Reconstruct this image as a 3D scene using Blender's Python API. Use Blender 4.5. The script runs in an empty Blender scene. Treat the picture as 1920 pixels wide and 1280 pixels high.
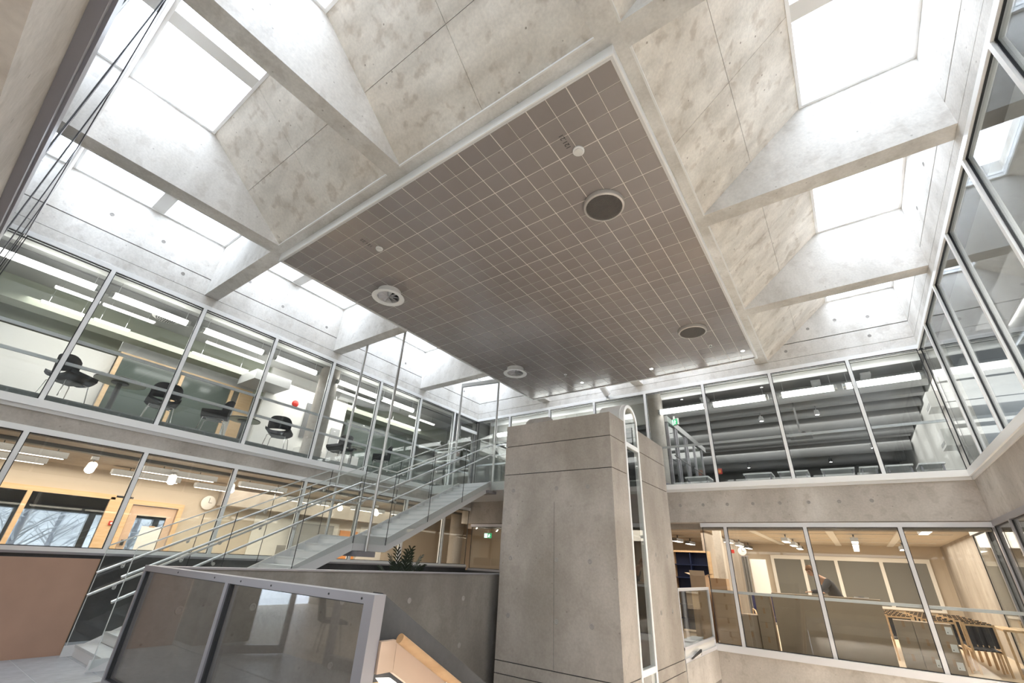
import bpy, bmesh, math, random
from mathutils import Vector, Matrix
random.seed(7)
SC = bpy.context.scene
COL = SC.collection
# ------------------------------------------------------------------ camera, sky, exposure
cam = bpy.data.objects.new('camera', bpy.data.cameras.new('camera'))
COL.objects.link(cam)
yaw, pit, rol = (math.radians(a) for a in (-36.8172, 26.9934, 3.1162))
F_PX = 811.797
fw = Vector((math.sin(yaw)*math.cos(pit), math.cos(yaw)*math.cos(pit), math.sin(pit)))
rt = Vector((math.cos(yaw), -math.sin(yaw), 0.0))
up = rt.cross(fw)
r0 = math.cos(rol)*rt + math.sin(rol)*up
u0 = -math.sin(rol)*rt + math.cos(rol)*up
m3 = Matrix((r0, u0, -fw)).transposed()
EYE = 1.62
cam.matrix_world = Matrix.Translation((0, 0, EYE)) @ m3.to_4x4()
cam.data.sensor_width = 36.0
cam.data.lens = F_PX*36.0/1920.0
cam.data.clip_start = 0.05
cam.data.clip_end = 300
SC.camera = cam
world = bpy.data.worlds.new('overcast_sky')
SC.world = world
world.use_nodes = True
bg = world.node_tree.nodes['Background']
bg.inputs[0].default_value = (0.82, 0.90, 1.0, 1)
bg.inputs[1].default_value = 3.6
SC.view_settings.view_transform = 'Standard'
SC.view_settings.look = 'None'
SC.view_settings.exposure = 1.48
SC.view_settings.gamma = 1.0
SC.view_settings.use_curve_mapping = False
SC.cycles.transparent_max_bounces = 32
SC.cycles.max_bounces = 10
SC.cycles.diffuse_bounces = 6
SC.cycles.caustics_reflective = False
SC.cycles.caustics_refractive = False
SC.cycles.use_denoising = True
SC.cycles.sample_clamp_indirect = 6.0

def area(name, loc, sx, sy, power, col=(1, 1, 1), rot=(0, 0, 0), portal=False):
    d = bpy.data.lights.new(name, 'AREA')
    d.shape = 'RECTANGLE'; d.size = sx; d.size_y = sy; d.energy = power; d.color = col
    if portal: d.cycles.is_portal = True
    o = bpy.data.objects.new(name, d); COL.objects.link(o)
    o.location = loc; o.rotation_euler = rot
    return o
WARM = (1.0, 0.87, 0.72); NEUT = (1.0, 0.97, 0.93); HALL = (1.0, 0.94, 0.86)
# the rooms' own ceiling lighting (the lamps seen through the glass)
area('room_light', (-14.2, 6.5, 6.62), 2.5, 12.5, 240, NEUT)
area('room_light', (-13.9, 6.3, 3.22), 3.4, 13.0, 230, WARM)
area('room_light', (-1.0, 18.5, 6.55), 9.0, 8.0, 170, NEUT)
area('room_light', (-1.4, 18.6, 2.88), 8.0, 9.0, 300, WARM)
area('room_light', (4.4, 6.5, 6.6), 2.4, 12.0, 260, NEUT)
area('room_light', (4.4, 6.5, 2.80), 2.4, 12.0, 200, WARM)
area('room_light', (-4.0, -3.5, 2.78), 12.0, 3.0, 110, NEUT)
area('room_light', (-4.5, -3.5, 6.6), 12.0, 3.0, 200, NEUT)

# lights added out of view; their bounce off the lower floor brightens the roof
area('lower_fill_light', (2.15, 7.6, -0.5), 0.4, 10.6, 210, HALL)
area('lower_fill_light', (0.0, 2.2, -0.5), 4.2, 0.4, 110, HALL)
area('lower_fill_light', (-1.6, 13.15, -0.7), 7.0, 0.4, 60, HALL)

# ------------------------------------------------------------------ materials
MATS = {}
def new_mat(name):
    m = bpy.data.materials.new(name); m.use_nodes = True
    MATS[name] = m
    nt = m.node_tree
    return m, nt, nt.nodes['Principled BSDF']
def plain(name, col, rough=0.5, metal=0.0, spec=0.5, noise=0.0, nscale=8.0):
    m, nt, b = new_mat(name)
    b.inputs['Roughness'].default_value = rough
    b.inputs['Metallic'].default_value = metal
    b.inputs['Specular IOR Level'].default_value = spec
    if noise > 0:
        tc = nt.nodes.new('ShaderNodeTexCoord'); n = nt.nodes.new('ShaderNodeTexNoise')
        n.inputs['Scale'].default_value = nscale; n.inputs['Detail'].default_value = 4
        r = nt.nodes.new('ShaderNodeValToRGB')
        r.color_ramp.elements[0].position = 0.3; r.color_ramp.elements[1].position = 0.7
        r.color_ramp.elements[0].color = [c*(1-noise) for c in col]+[1]
        r.color_ramp.elements[1].color = [min(1, c*(1+noise)) for c in col]+[1]
        nt.links.new(tc.outputs['Object'], n.inputs['Vector'])
        nt.links.new(n.outputs['Fac'], r.inputs['Fac'])
        nt.links.new(r.outputs['Color'], b.inputs['Base Color'])
    else:
        b.inputs['Base Color'].default_value = (*col, 1)
    return m
def glow(name, col, s):
    m, nt, b = new_mat(name)
    b.inputs['Base Color'].default_value = (*col, 1)
    b.inputs['Emission Color'].default_value = (*col, 1)
    b.inputs['Emission Strength'].default_value = s
    return m
def glass(name, tint=(0.95, 0.97, 0.96), ior=1.5, rough=0.0):
    m = bpy.data.materials.new(name); m.use_nodes = True; MATS[name] = m
    nt = m.node_tree; nt.nodes.clear()
    out = nt.nodes.new('ShaderNodeOutputMaterial'); mix = nt.nodes.new('ShaderNodeMixShader')
    tr = nt.nodes.new('ShaderNodeBsdfTransparent'); gl = nt.nodes.new('ShaderNodeBsdfGlossy')
    fr = nt.nodes.new('ShaderNodeFresnel')
    ge = nt.nodes.new('ShaderNodeNewGeometry'); ma = nt.nodes.new('ShaderNodeMath'); ma.operation = 'MULTIPLY_ADD'
    ma.inputs[1].default_value = 1.0/ior-ior; ma.inputs[2].default_value = ior   # same reflectance on both faces of a thin pane
    nt.links.new(ge.outputs['Backfacing'], ma.inputs[0]); nt.links.new(ma.outputs[0], fr.inputs['IOR'])
    tr.inputs['Color'].default_value = (*tint, 1)
    gl.inputs['Roughness'].default_value = rough
    nt.links.new(fr.outputs[0], mix.inputs[0]); nt.links.new(tr.outputs[0], mix.inputs[1])
    nt.links.new(gl.outputs[0], mix.inputs[2]); nt.links.new(mix.outputs[0], out.inputs[0])
    return m
def concrete(name, lo, hi, stain, stain_amt=0.35, rough=0.75, streak=(1, 1, 1), pores=0.5, scale=0.55):
    """cast concrete: cloudy tone, formwork streaks, blotches of stain and pinholes"""
    m, nt, b = new_mat(name)
    N = nt.nodes.new; L = nt.links.new
    tc = N('ShaderNodeTexCoord')
    def noise(sc, det, mp=None, dist=0.0):
        n = N('ShaderNodeTexNoise'); n.inputs['Scale'].default_value = sc
        n.inputs['Detail'].default_value = det; n.inputs['Distortion'].default_value = dist
        if mp:
            q = N('ShaderNodeMapping'); q.inputs['Scale'].default_value = mp
            L(tc.outputs['Object'], q.inputs['Vector']); L(q.outputs[0], n.inputs['Vector'])
        else:
            L(tc.outputs['Object'], n.inputs['Vector'])
        return n
    def ramp(src, p0, p1, c0=(0, 0, 0, 1), c1=(1, 1, 1, 1)):
        r = N('ShaderNodeValToRGB')
        r.color_ramp.elements[0].position = p0; r.color_ramp.elements[1].position = p1
        r.color_ramp.elements[0].color = c0; r.color_ramp.elements[1].color = c1
        L(src, r.inputs['Fac']); return r
    def mixc(kind, fac, a, c):
        x = N('ShaderNodeMix'); x.data_type = 'RGBA'; x.blend_type = kind
        if isinstance(fac, float): x.inputs['Factor'].default_value = fac
        else: L(fac, x.inputs['Factor'])
        for s, i in ((a, 6), (c, 7)):
            if isinstance(s, tuple): x.inputs[i].default_value = s
            else: L(s, x.inputs[i])
        return x.outputs[2]
    n1 = noise(scale, 6, None, 0.6)
    base = ramp(n1.outputs['Fac'], 0.32, 0.68, (*lo, 1), (*hi, 1)).outputs['Color']
    n2 = noise(1.6, 5, streak, 0.3)
    st = ramp(n2.outputs['Fac'], 0.36, 0.66, (0.80, 0.79, 0.77, 1), (1.12, 1.12, 1.12, 1)).outputs['Color']
    c = mixc('MULTIPLY', 0.8, base, st)
    n3 = noise(4.6, 10, None, 0.3)
    sf = ramp(n3.outputs['Fac'], 0.54, 0.66)
    sm = N('ShaderNodeMath'); sm.operation = 'MULTIPLY'; sm.inputs[1].default_value = stain_amt
    L(sf.outputs['Color'], sm.inputs[0])
    c = mixc('MIX', sm.outputs[0], c, (*stain, 1))
    n4 = noise(26, 3)
    fine = ramp(n4.outputs['Fac'], 0.30, 0.70, (0.93, 0.93, 0.93, 1), (1.05, 1.05, 1.05, 1)).outputs['Color']
    c = mixc('MULTIPLY', 1.0, c, fine)
    v = N('ShaderNodeTexVoronoi'); v.inputs['Scale'].default_value = 4.5
    L(tc.outputs['Object'], v.inputs['Vector'])
    pf = ramp(v.outputs['Distance'], 0.045, 0.075, (1, 1, 1, 1), (0, 0, 0, 1))
    pm = N('ShaderNodeMath'); pm.operation = 'MULTIPLY'; pm.inputs[1].default_value = pores
    L(pf.outputs['Color'], pm.inputs[0])
    c = mixc('MIX', pm.outputs[0], c, (stain[0]*0.6, stain[1]*0.6, stain[2]*0.6, 1))
    L(c, b.inputs['Base Color'])
    b.inputs['Roughness'].default_value = rough
    b.inputs['Specular IOR Level'].default_value = 0.3
    bp = N('ShaderNodeBump'); bp.inputs['Strength'].default_value = 0.12; bp.inputs['Distance'].default_value = 0.02
    L(n4.outputs['Fac'], bp.inputs['Height']); L(bp.outputs[0], b.inputs['Normal'])
    return m
def wood(name, a, c, axis=1, rough=0.45):
    m, nt, b = new_mat(name)
    tc = nt.nodes.new('ShaderNodeTexCoord'); q = nt.nodes.new('ShaderNodeMapping')
    s = [9, 9, 9]; s[axis] = 0.7
    q.inputs['Scale'].default_value = s
    n = nt.nodes.new('ShaderNodeTexNoise'); n.inputs['Scale'].default_value = 2.2; n.inputs['Detail'].default_value = 6
    r = nt.nodes.new('ShaderNodeValToRGB')
    r.color_ramp.elements[0].position = 0.3; r.color_ramp.elements[1].position = 0.7
    r.color_ramp.elements[0].color = (*a, 1); r.color_ramp.elements[1].color = (*c, 1)
    nt.links.new(tc.outputs['Object'], q.inputs[0]); nt.links.new(q.outputs[0], n.inputs['Vector'])
    nt.links.new(n.outputs['Fac'], r.inputs[0]); nt.links.new(r.outputs[0], b.inputs['Base Color'])
    b.inputs['Roughness'].default_value = rough
    return m
CONC = concrete('concrete', (0.46, 0.42, 0.385), (0.59, 0.555, 0.52), (0.30, 0.26, 0.22), 0.30, streak=(0.8, 0.8, 0.25))
CONCR = concrete('pale_roof_concrete', (0.66, 0.635, 0.60), (0.80, 0.785, 0.765), (0.42, 0.38, 0.34), 0.28, streak=(0.8, 0.8, 0.25))
CONCS = concrete('stained_concrete', (0.72, 0.66, 0.585), (0.84, 0.795, 0.73), (0.42, 0.34, 0.26), 0.42, streak=(0.5, 1.6, 1.2), pores=0.75, scale=0.7)
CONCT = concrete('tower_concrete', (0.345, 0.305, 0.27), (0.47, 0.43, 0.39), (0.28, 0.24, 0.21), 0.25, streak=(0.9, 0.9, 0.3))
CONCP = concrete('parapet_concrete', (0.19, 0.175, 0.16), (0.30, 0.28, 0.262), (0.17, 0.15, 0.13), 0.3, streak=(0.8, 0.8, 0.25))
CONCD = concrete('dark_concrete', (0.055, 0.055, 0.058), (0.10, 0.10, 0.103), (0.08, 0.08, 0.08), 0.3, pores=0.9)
GROOVE = plain('groove_dark', (0.05, 0.05, 0.055), 0.9)
WHITE = plain('white_frame', (0.93, 0.93, 0.93), 0.28, 0.0, 0.8)
WPAINT = plain('white_paint', (0.78, 0.77, 0.75), 0.55)
ALU = plain('aluminium_frame', (0.33, 0.32, 0.345), 0.38, 0.35)
ALUL = plain('light_aluminium', (0.72, 0.72, 0.75), 0.35, 0.3)
STEEL = plain('brushed_steel', (0.60, 0.60, 0.60), 0.28, 0.85)
SPAINT = plain('stair_paint', (0.72, 0.715, 0.715), 0.4)
TREAD = plain('stair_tread_grey', (0.60, 0.61, 0.61), 0.5, noise=0.06)
GASK = plain('black_gasket', (0.015, 0.016, 0.02), 0.5)
GLASS = glass('clear_glass', (0.93, 0.95, 0.945))
GGREEN = glass('balustrade_glass', (0.972, 0.985, 0.98))
GDARK = glass('dimmed_glass', (0.45, 0.46, 0.46))  # grey tint added to dim the daylight behind it
GSKY = glass('skylight_glass', (0.97, 0.98, 0.99))
GEDGE = plain('glass_edge', (0.66, 0.70, 0.69), 0.2)  # pale tone puts the highlight along the glass edge into the colour
TILEM = plain('ceiling_metal_tile', (0.315, 0.282, 0.272), 0.21, 0.0, 0.9, 0.05, 1.5)
TJOINT = plain('tile_joint', (0.80, 0.74, 0.71), 0.5)
DARK = plain('dark_interior', (0.02, 0.02, 0.022), 0.7)
GRILLE = plain('grille_metal', (0.60, 0.57, 0.54), 0.4, 0.2)
GRILLED = plain('grille_screen', (0.30, 0.28, 0.26), 0.45, 0.3)
HARDB = plain('hardboard', (0.46, 0.285, 0.205), 0.6, noise=0.06, nscale=2)
PLY = plain('pale_veneer', (0.60, 0.445, 0.335), 0.5, noise=0.05, nscale=3)
PINE = wood('pine_wood', (0.62, 0.42, 0.235), (0.72, 0.52, 0.32))
FLOORP = plain('pale_floor', (0.72, 0.66, 0.57), 0.5, noise=0.04, nscale=2)
RAILW = wood('oiled_wood', (0.42, 0.24, 0.11), (0.58, 0.36, 0.19))
FLOORW = wood('wood_floor', (0.58, 0.48, 0.36), (0.68, 0.58, 0.45), 0)
STONE = plain('grey_stone_tile', (0.40, 0.41, 0.43), 0.45, noise=0.12, nscale=6)
STONEJ = plain('pale_grout', (0.68, 0.68, 0.69), 0.8)
RCEIL = plain('grey_ceiling', (0.36, 0.36, 0.35), 0.8, noise=0.06, nscale=1)
RDARK = plain('dark_grey_ceiling', (0.20, 0.20, 0.20), 0.8, noise=0.1, nscale=1)
RWALL = plain('white_wall', (0.74, 0.73, 0.70), 0.8)
RWARM = plain('warm_wall', (0.56, 0.49, 0.405), 0.8)
RCARP = plain('grey_carpet', (0.22, 0.23, 0.23), 0.95, noise=0.1, nscale=20)
GREENG = plain('green_glazed_panel', (0.085, 0.105, 0.092), 0.12)
GREYG = plain('grey_glazed_panel', (0.17, 0.17, 0.16), 0.12)
BEAMG = plain('green_painted_beam', (0.30, 0.32, 0.255), 0.6)
LAMPBODY = plain('lamp_housing', (0.16, 0.16, 0.16), 0.5)
DUCT = plain('duct_paint', (0.42, 0.42, 0.42), 0.45, 0.2)
BLACKF = plain('black_fabric', (0.018, 0.019, 0.024), 0.8)
CHROME = plain('chrome', (0.75, 0.75, 0.75), 0.15, 1.0)
TTOP = plain('table_top_sage', (0.34, 0.36, 0.27), 0.35)
CARD = plain('cardboard', (0.43, 0.30, 0.19), 0.75, noise=0.06, nscale=3)
CARD2 = plain('faded_cardboard', (0.31, 0.235, 0.165), 0.7, noise=0.06, nscale=3)
CARDIN = plain('cardboard_inside', (0.50, 0.37, 0.25), 0.8)
TAPE = plain('packing_tape', (0.30, 0.18, 0.09), 0.3)
PAPER = plain('paper_white', (0.80, 0.80, 0.80), 0.7)
NAVY = plain('navy_back', (0.012, 0.022, 0.075), 0.45)
BLUEFAB = plain('navy_fabric', (0.02, 0.022, 0.09), 0.9)
LEAF = plain('palm_leaf', (0.016, 0.024, 0.010), 0.55)
POTM = plain('dark_pot', (0.05, 0.05, 0.05), 0.5)
REDM = plain('red_plastic', (0.50, 0.03, 0.02), 0.4)
ORANGEP = plain('orange_poster', (0.75, 0.30, 0.08), 0.6)
SIGNG = glow('exit_sign_green', (0.03, 0.30, 0.12), 0.5)
SIGNW = glow('exit_sign_white', (0.75, 1.0, 0.92), 1.0)
TUBE = glow('tube_light', (1.0, 0.99, 0.96), 3.0)
SLIM = glow('slim_light', (1.0, 0.98, 0.93), 1.5)
SPOTG = glow('spot_light', (1.0, 0.97, 0.90), 14.0)
WLAMP = glow('warm_diffuser', (1.0, 0.90, 0.76), 2.6)
SKIN = plain('skin', (0.55, 0.33, 0.23), 0.6)
HAIR = plain('brown_hair', (0.20, 0.095, 0.04), 0.7)
JACKET = plain('grey_jacket', (0.07, 0.07, 0.08), 0.85)
JEANS = plain('dark_trousers', (0.03, 0.035, 0.05), 0.85)
SNOW = plain('snow', (0.80, 0.82, 0.86), 0.8)
FROST = plain('frosted_twigs', (0.60, 0.60, 0.61), 0.9, noise=0.35, nscale=0.8)
TRUNKF = plain('frosty_trunk', (0.30, 0.30, 0.32), 0.9)
TRANSL = plain('ink_black', (0.02, 0.02, 0.02), 0.6)

# ------------------------------------------------------------------ mesh helpers
class MB:
    def __init__(s): s.v = []; s.f = []
    def add(s, vs, fs):
        n = len(s.v); s.v += [tuple(p) for p in vs]; s.f += [tuple(i+n for i in q) for q in fs]; return s
    def box(s, x0, x1, y0, y1, z0, z1):
        x0, x1 = min(x0, x1), max(x0, x1); y0, y1 = min(y0, y1), max(y0, y1); z0, z1 = min(z0, z1), max(z0, z1)
        return s.add([(x0,y0,z0),(x1,y0,z0),(x1,y1,z0),(x0,y1,z0),(x0,y0,z1),(x1,y0,z1),(x1,y1,z1),(x0,y1,z1)],
                     [(3,2,1,0),(4,5,6,7),(0,1,5,4),(1,2,6,5),(2,3,7,6),(3,0,4,7)])
    def prism(s, pts, axis, a, b):
        """polygon pts in the two other axes (in xyz order), extruded along axis from a to b"""
        def mk(p, t):
            q = list(p); q.insert(axis, t); return tuple(q)
        n = len(pts)
        ar = sum(pts[i][0]*pts[(i+1) % n][1]-pts[(i+1) % n][0]*pts[i][1] for i in range(n))
        if (ar < 0) != (axis == 1): pts = pts[::-1]
        a, b = min(a, b), max(a, b)
        vs = [mk(p, a) for p in pts]+[mk(p, b) for p in pts]
        fs = [tuple(range(n-1, -1, -1)), tuple(range(n, 2*n))]
        fs += [(i, (i+1) % n, n+(i+1) % n, n+i) for i in range(n)]
        return s.add(vs, fs)
    def tube(s, pts, r, n=8, cap=True):
        pts = [Vector(p) for p in pts]; m = len(pts)
        rs = r if isinstance(r, (list, tuple)) else [r]*m
        vs = []; ref = None
        for i, p in enumerate(pts):
            t = (pts[min(i+1, m-1)]-pts[max(i-1, 0)]).normalized()
            if ref is None:
                ref = Vector((0, 0, 1)) if abs(t.z) < 0.9 else Vector((1, 0, 0))
            u = (ref-t*ref.dot(t)).normalized(); w = t.cross(u); ref = u
            for k in range(n):
                a = 2*math.pi*k/n
                vs.append(p+u*(rs[i]*math.cos(a))+w*(rs[i]*math.sin(a)))
        fs = [(i*n+k, i*n+(k+1) % n, (i+1)*n+(k+1) % n, (i+1)*n+k) for i in range(m-1) for k in range(n)]
        if cap: fs += [tuple(range(n-1, -1, -1)), tuple((m-1)*n+k for k in range(n))]
        return s.add(vs, fs)
    def lathe(s, prof, c=(0, 0, 0), n=24, axis='z', close=False):
        vs = []; m = len(prof)
        for (r, h) in prof:
            for k in range(n):
                a = 2*math.pi*k/n
                p = (r*math.cos(a), r*math.sin(a), h)
                if axis == 'y': p = (p[0], p[2], p[1])
                if axis == 'x': p = (p[2], p[0], p[1])
                vs.append((p[0]+c[0], p[1]+c[1], p[2]+c[2]))
        fs = [(i*n+k, i*n+(k+1) % n, (i+1)*n+(k+1) % n, (i+1)*n+k) for i in range(m-1) for k in range(n)]
        if close: fs += [((m-1)*n+k, (m-1)*n+(k+1) % n, (k+1) % n, k) for k in range(n)]
        else: fs += [tuple(range(n-1, -1, -1)), tuple((m-1)*n+k for k in range(n))]
        return s.add(vs, fs)
    def bar(s, a, b, w, h, upv=(0, 0, 1)):
        """rectangular bar from a to b"""
        a = Vector(a); b = Vector(b); t = (b-a).normalized(); u = Vector(upv)
        u = (u-t*u.dot(t)).normalized(); q = t.cross(u)
        vs = [p+q*(sx*w/2)+u*(sz*h/2) for p in (a, b) for (sx, sz) in ((-1, -1), (1, -1), (1, 1), (-1, 1))]
        return s.add(vs, [(3,2,1,0),(4,5,6,7),(0,1,5,4),(1,2,6,5),(2,3,7,6),(3,0,4,7)])
    def mesh(s, name, mat, smooth=False, fix=True):
        me = bpy.data.meshes.new(name)
        me.from_pydata(s.v, [], s.f); me.materials.append(mat)
        if fix:
            bm = bmesh.new(); bm.from_mesh(me); bmesh.ops.recalc_face_normals(bm, faces=bm.faces); bm.to_mesh(me); bm.free()
        if smooth:
            me.polygons.foreach_set('use_smooth', [True]*len(me.polygons))
            me.set_sharp_from_angle(angle=math.radians(40))
        me.update(); return me
def link(name, data, parent=None, loc=None, rotz=0.0):
    o = bpy.data.objects.new(name, data); COL.objects.link(o)
    if parent is not None: o.parent = parent
    if loc is not None: o.location = loc
    if rotz: o.rotation_euler = (0, 0, rotz)
    return o
def obj(name, mb, mat, parent=None, smooth=False, kind=None):
    o = link(name, mb.mesh(name, mat, smooth), parent)
    if kind: o['kind'] = kind
    return o
def B(x0, x1, y0, y1, z0, z1): return MB().box(x0, x1, y0, y1, z0, z1)
def struct(name, mb=None, mat=None):
    o = obj(name, mb, mat) if mb else link(name, None)
    o['kind'] = 'structure'; return o
def tag(o, label, cat, group=None):
    o['label'] = label; o['category'] = cat
    if group: o['group'] = group
    return o
def thing(name, label, cat, loc=(0, 0, 0), rotz=0.0, group=None):
    return tag(link(name, None, None, loc, rotz), label, cat, group)
def local(mb, loc):
    mb.v = [(p[0]-loc[0], p[1]-loc[1], p[2]-loc[2]) for p in mb.v]; return mb
def wpart(t, name, mb, mat, smooth=False):
    """part given in world coordinates under an unrotated thing"""
    return obj(name, local(mb, t.location), mat, t, smooth)
def dup(t, loc, rotz, label, group=None):
    r = t.copy(); COL.objects.link(r); r.location = loc; r.rotation_euler = (0, 0, rotz); r['label'] = label
    if group: r['group'] = group
    for ch in list(t.children):
        c = ch.copy(); COL.objects.link(c); c.parent = r
        for g in ch.children:
            d = g.copy(); COL.objects.link(d); d.parent = c
    return r
ORD = ['first', 'second', 'third', 'fourth', 'fifth', 'sixth', 'seventh', 'eighth', 'ninth', 'tenth', 'eleventh', 'twelfth']

# ------------------------------------------------------------------ main dimensions (metres)
XL, XR, YN, YB = -11.6, 2.42, -0.30, 13.43      # atrium walls
ZU = 3.93          # upper floor
TX_1 = -3.28
G0, G1 = 3.80, 6.85    # upper glazing
ZB = 7.12          # underside of the roof beams
ZS = 8.62          # skylight
BX = (-8.27, -4.64, -0.96); BY = (2.93, 6.56, 10.19)
HB = 0.155         # half beam width

# ------------------------------------------------------------------ floor
flm = MB().box(-16.0, -5.97, -6.5, 13.77, -0.30, -0.02).box(-5.97, 7.5, -6.5, 1.93, -0.30, -0.02)
flm.box(-5.95, -3.28, 10.80, 13.77, -0.60, -0.02).box(-12.0, 7.5, 13.77, 25.0, -0.30, -0.02)
fl = struct('floor', flm, STONEJ)
fb = struct('floor.004', B(-6.1, XR+0.3, 1.6, 13.77, -3.8, -3.6), FLOORP)
obj('grout', B(XL+0.01, -5.6, -0.30, 5.1, -0.02, -0.003), STONEJ, fl)
tile_me = B(0.004, 0.594, 0.004, 0.594, -0.012, 0.0).mesh('tile', STONE)
for i in range(10):
    for j in range(9):
        link('tile', tile_me, fl, (XL+0.02+i*0.6, -0.30+j*0.6, 0))
obj('stone_field', B(-5.58, 2.4, -0.3, 1.9, -0.02, 0.0), STONE, fl)
obj('stone_field', B(XL+0.02, -6.12, 5.1, 13.4, -0.02, 0.0), STONE, fl)
obj('stone_field', B(-5.94, -3.29, 10.81, 13.4, -0.02, 0.0), STONE, fl)
obj('stone_field', B(-16, 7, -1.4, -0.32, -0.02, 0.0), STONE, fl)
f2 = struct('floor.001', B(-16.0, 7.0, -6.4, -1.4, -0.02, 0.0), FLOORW)
f3 = struct('floor.002', B(-16.0, XL-0.02, -1.4, 18.0, -0.02, 0.0), FLOORW)
f4 = struct('floor.003', B(-12.0, 7.0, 13.46, 24.9, -0.02, 0.0), FLOORW)

# ------------------------------------------------------------------ concrete walls of the atrium
TIE = MB().lathe([(0.042, 0), (0.038, 0.004), (0.024, 0.004), (0.016, -0.004)], n=12)
tie_me = TIE.mesh('tie_hole', plain('tie_plug', (0.33, 0.31, 0.29), 0.9), True)
def tie(parent, loc, axis):
    o = link('tie_hole', tie_me, parent, loc)
    o.rotation_euler = {'+x': (0, math.pi/2, 0), '-x': (0, -math.pi/2, 0), '-y': (math.pi/2, 0, 0), '+y': (-math.pi/2, 0, 0)}[axis]
def wall(name, along, plane, sgn, a, b, thick=0.34, low=None, deep=0.5):
    """above-glazing wall with two open joints, and slab band below the glazing"""
    back = plane-sgn*thick
    core = plane-sgn*0.035
    def bx(u0, u1, p0, p1, z0, z1): return B(u0, u1, p0, p1, z0, z1) if along == 'x' else B(p0, p1, u0, u1, z0, z1)
    w = struct(name, bx(a, b, core, back, G1, 9.0), GROOVE)
    for z0, z1 in ((G1+0.03, 7.105), (7.115, 7.545), (7.57, 9.0)):
        obj('concrete_panel', bx(a, b, plane, core, z0, z1), CONCR, w)
    lo = 2.85 if low is None else low
    obj('slab_edge', bx(a, b, plane, back-sgn*deep, lo, G0-0.14), CONC, w)
    obj('sill_strip', bx(a, b, plane+sgn*(0.05 if name == 'wall_near' else 0.03), back, G0-0.14, G0-0.07), ALU if name == 'wall_near' else SPAINT, w)
    return w
wl = wall('wall_left', 'y', XL, 1, YN-0.4, YB, low=3.39)
wb = wall('wall_back', 'x', YB, -1, XL-0.4, XR+0.4)
wr = wall('wall_right', 'y', XR, -1, YN-0.4, YB)
wn = wall('wall_near', 'x', YN, 1, XL-0.4, XR+0.4, low=3.01, deep=-0.16)
obj('plinth', B(XL-0.34, XL, YN, YB, -0.02, 1.36), CONCD, wl)  # shadow on this low wall is put into its dark colour
obj('sill', B(XL-0.36, XL+0.03, YN, YB, 1.36, 1.40), ALU, wl)
obj('plinth', B(-6.0, XR, YB, YB+0.34, -3.8, -0.03), CONC, wb)
obj('plinth', B(XR, XR+0.34, 1.9, YB, -3.8, -0.03), CONC, wr)
obj('plinth', B(XL, -5.8, YB, YB+0.34, -0.02, 1.30), CONCD, wb)
for i in range(8):
    tie(wb, (-3.75+i*0.62, YB-0.001, 3.30), '-y')
for y, z in ((3.6, 8.0), (6.0, 7.75), (7.6, 8.05), (9.2, 7.8), (4.6, 7.75), (11.0, 7.9), (12.4, 7.8), (1.6, 7.95), (0.6, 8.0), (2.2, 7.4)):
    tie(wl, (XL+0.001, y, z), '+x')
for x, z in ((-0.3, 7.9), (0.35, 7.9), (1.0, 8.0), (1.7, 7.9), (-0.3, 7.35), (1.6, 7.35)):
    tie(wb, (x, YB-0.001, z), '-y')
for y, z in ((3.6, 7.9), (5.0, 8.0), (8.0, 7.9), (9.2, 7.9), (11.2, 7.9)):
    tie(wr, (XR-0.001, y, z), '-x')
for x in (-11, -10.2, -9.3, -8.5, -7.6, -6.8, -6.0):
    tie(wn, (x, YN+0.001, 3.3), '+y')

# ------------------------------------------------------------------ glazed curtain walls
def curtain(n, along, plane, sgn, a, b, muls, z0, z1, mat=GLASS, frame=WHITE, sill=True, rails=(), gask=True, width=0.075, flush=0.0):
    def bx(u0, u1, p0, p1, zz0, zz1): return B(u0, u1, p0, p1, zz0, zz1) if along == 'x' else B(p0, p1, u0, u1, zz0, zz1)
    w = struct('window_%d' % n)
    front = plane+sgn*0.02; back = plane-sgn*0.10
    obj('frame_rail', bx(a, b, front, back, z1-0.07, z1+0.03), frame, w)
    obj('frame_rail', bx(a, b, front, back, z0, z0+0.07), frame, w)
    if sill: obj('sill', bx(a, b, plane+sgn*0.065, plane+sgn*0.021, z0-0.07, z0+0.07), frame, w); obj('sill_back', bx(a, b, plane+sgn*0.02, back, z0-0.07, z0), frame, w)
    for u in muls:
        obj('mullion', bx(u-width/2, u+width/2, front, back, z0+0.07, z1-0.07), frame, w)
    edges = sorted([a]+[u for u in muls]+[b])
    for u0, u1 in zip(edges[:-1], edges[1:]):
        l, r = u0+width/2, u1-width/2
        if r-l < 0.08: continue
        obj('pane', bx(l, r, plane-sgn*(0.035-flush), plane-sgn*(0.047-flush), z0+0.07, z1-0.07), mat, w)
        if gask:
            g = MB(); t = 0.014; p0, p1 = plane-sgn*(0.012-flush*0.65), plane-sgn*(0.034-flush)
            for q in (bx(l, l+t, p0, p1, z0+0.07, z1-0.07), bx(r-t, r, p0, p1, z0+0.07, z1-0.07),
                      bx(l, r, p0, p1, z0+0.07, z0+0.07+t), bx(l, r, p0, p1, z1-0.07-t, z1-0.07)):
                g.add(q.v, q.f)
            obj('gasket', g, GASK, w)
    for z in rails:
        obj('guard_rail', bx(a, b, plane-sgn*0.105, plane-sgn*0.15, z-0.03, z+0.03), ALUL, w)
    return w
my = [1.09+1.82*k for k in range(7)]
mx = [-0.84-1.82*k for k in range(6)]+[0.97]
curtain(1, 'y', XL, 1, YN, YB, [y for y in my if y > 0], G0, G1, rails=(4.66, 5.14))
curtain(2, 'y', XL, 1, YN, YB, [y+0.05 for y in my], 1.40, 3.36, sill=False)
curtain(3, 'x', YB, -1, XL, XR, mx, G0, G1, rails=(5.0,))
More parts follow.
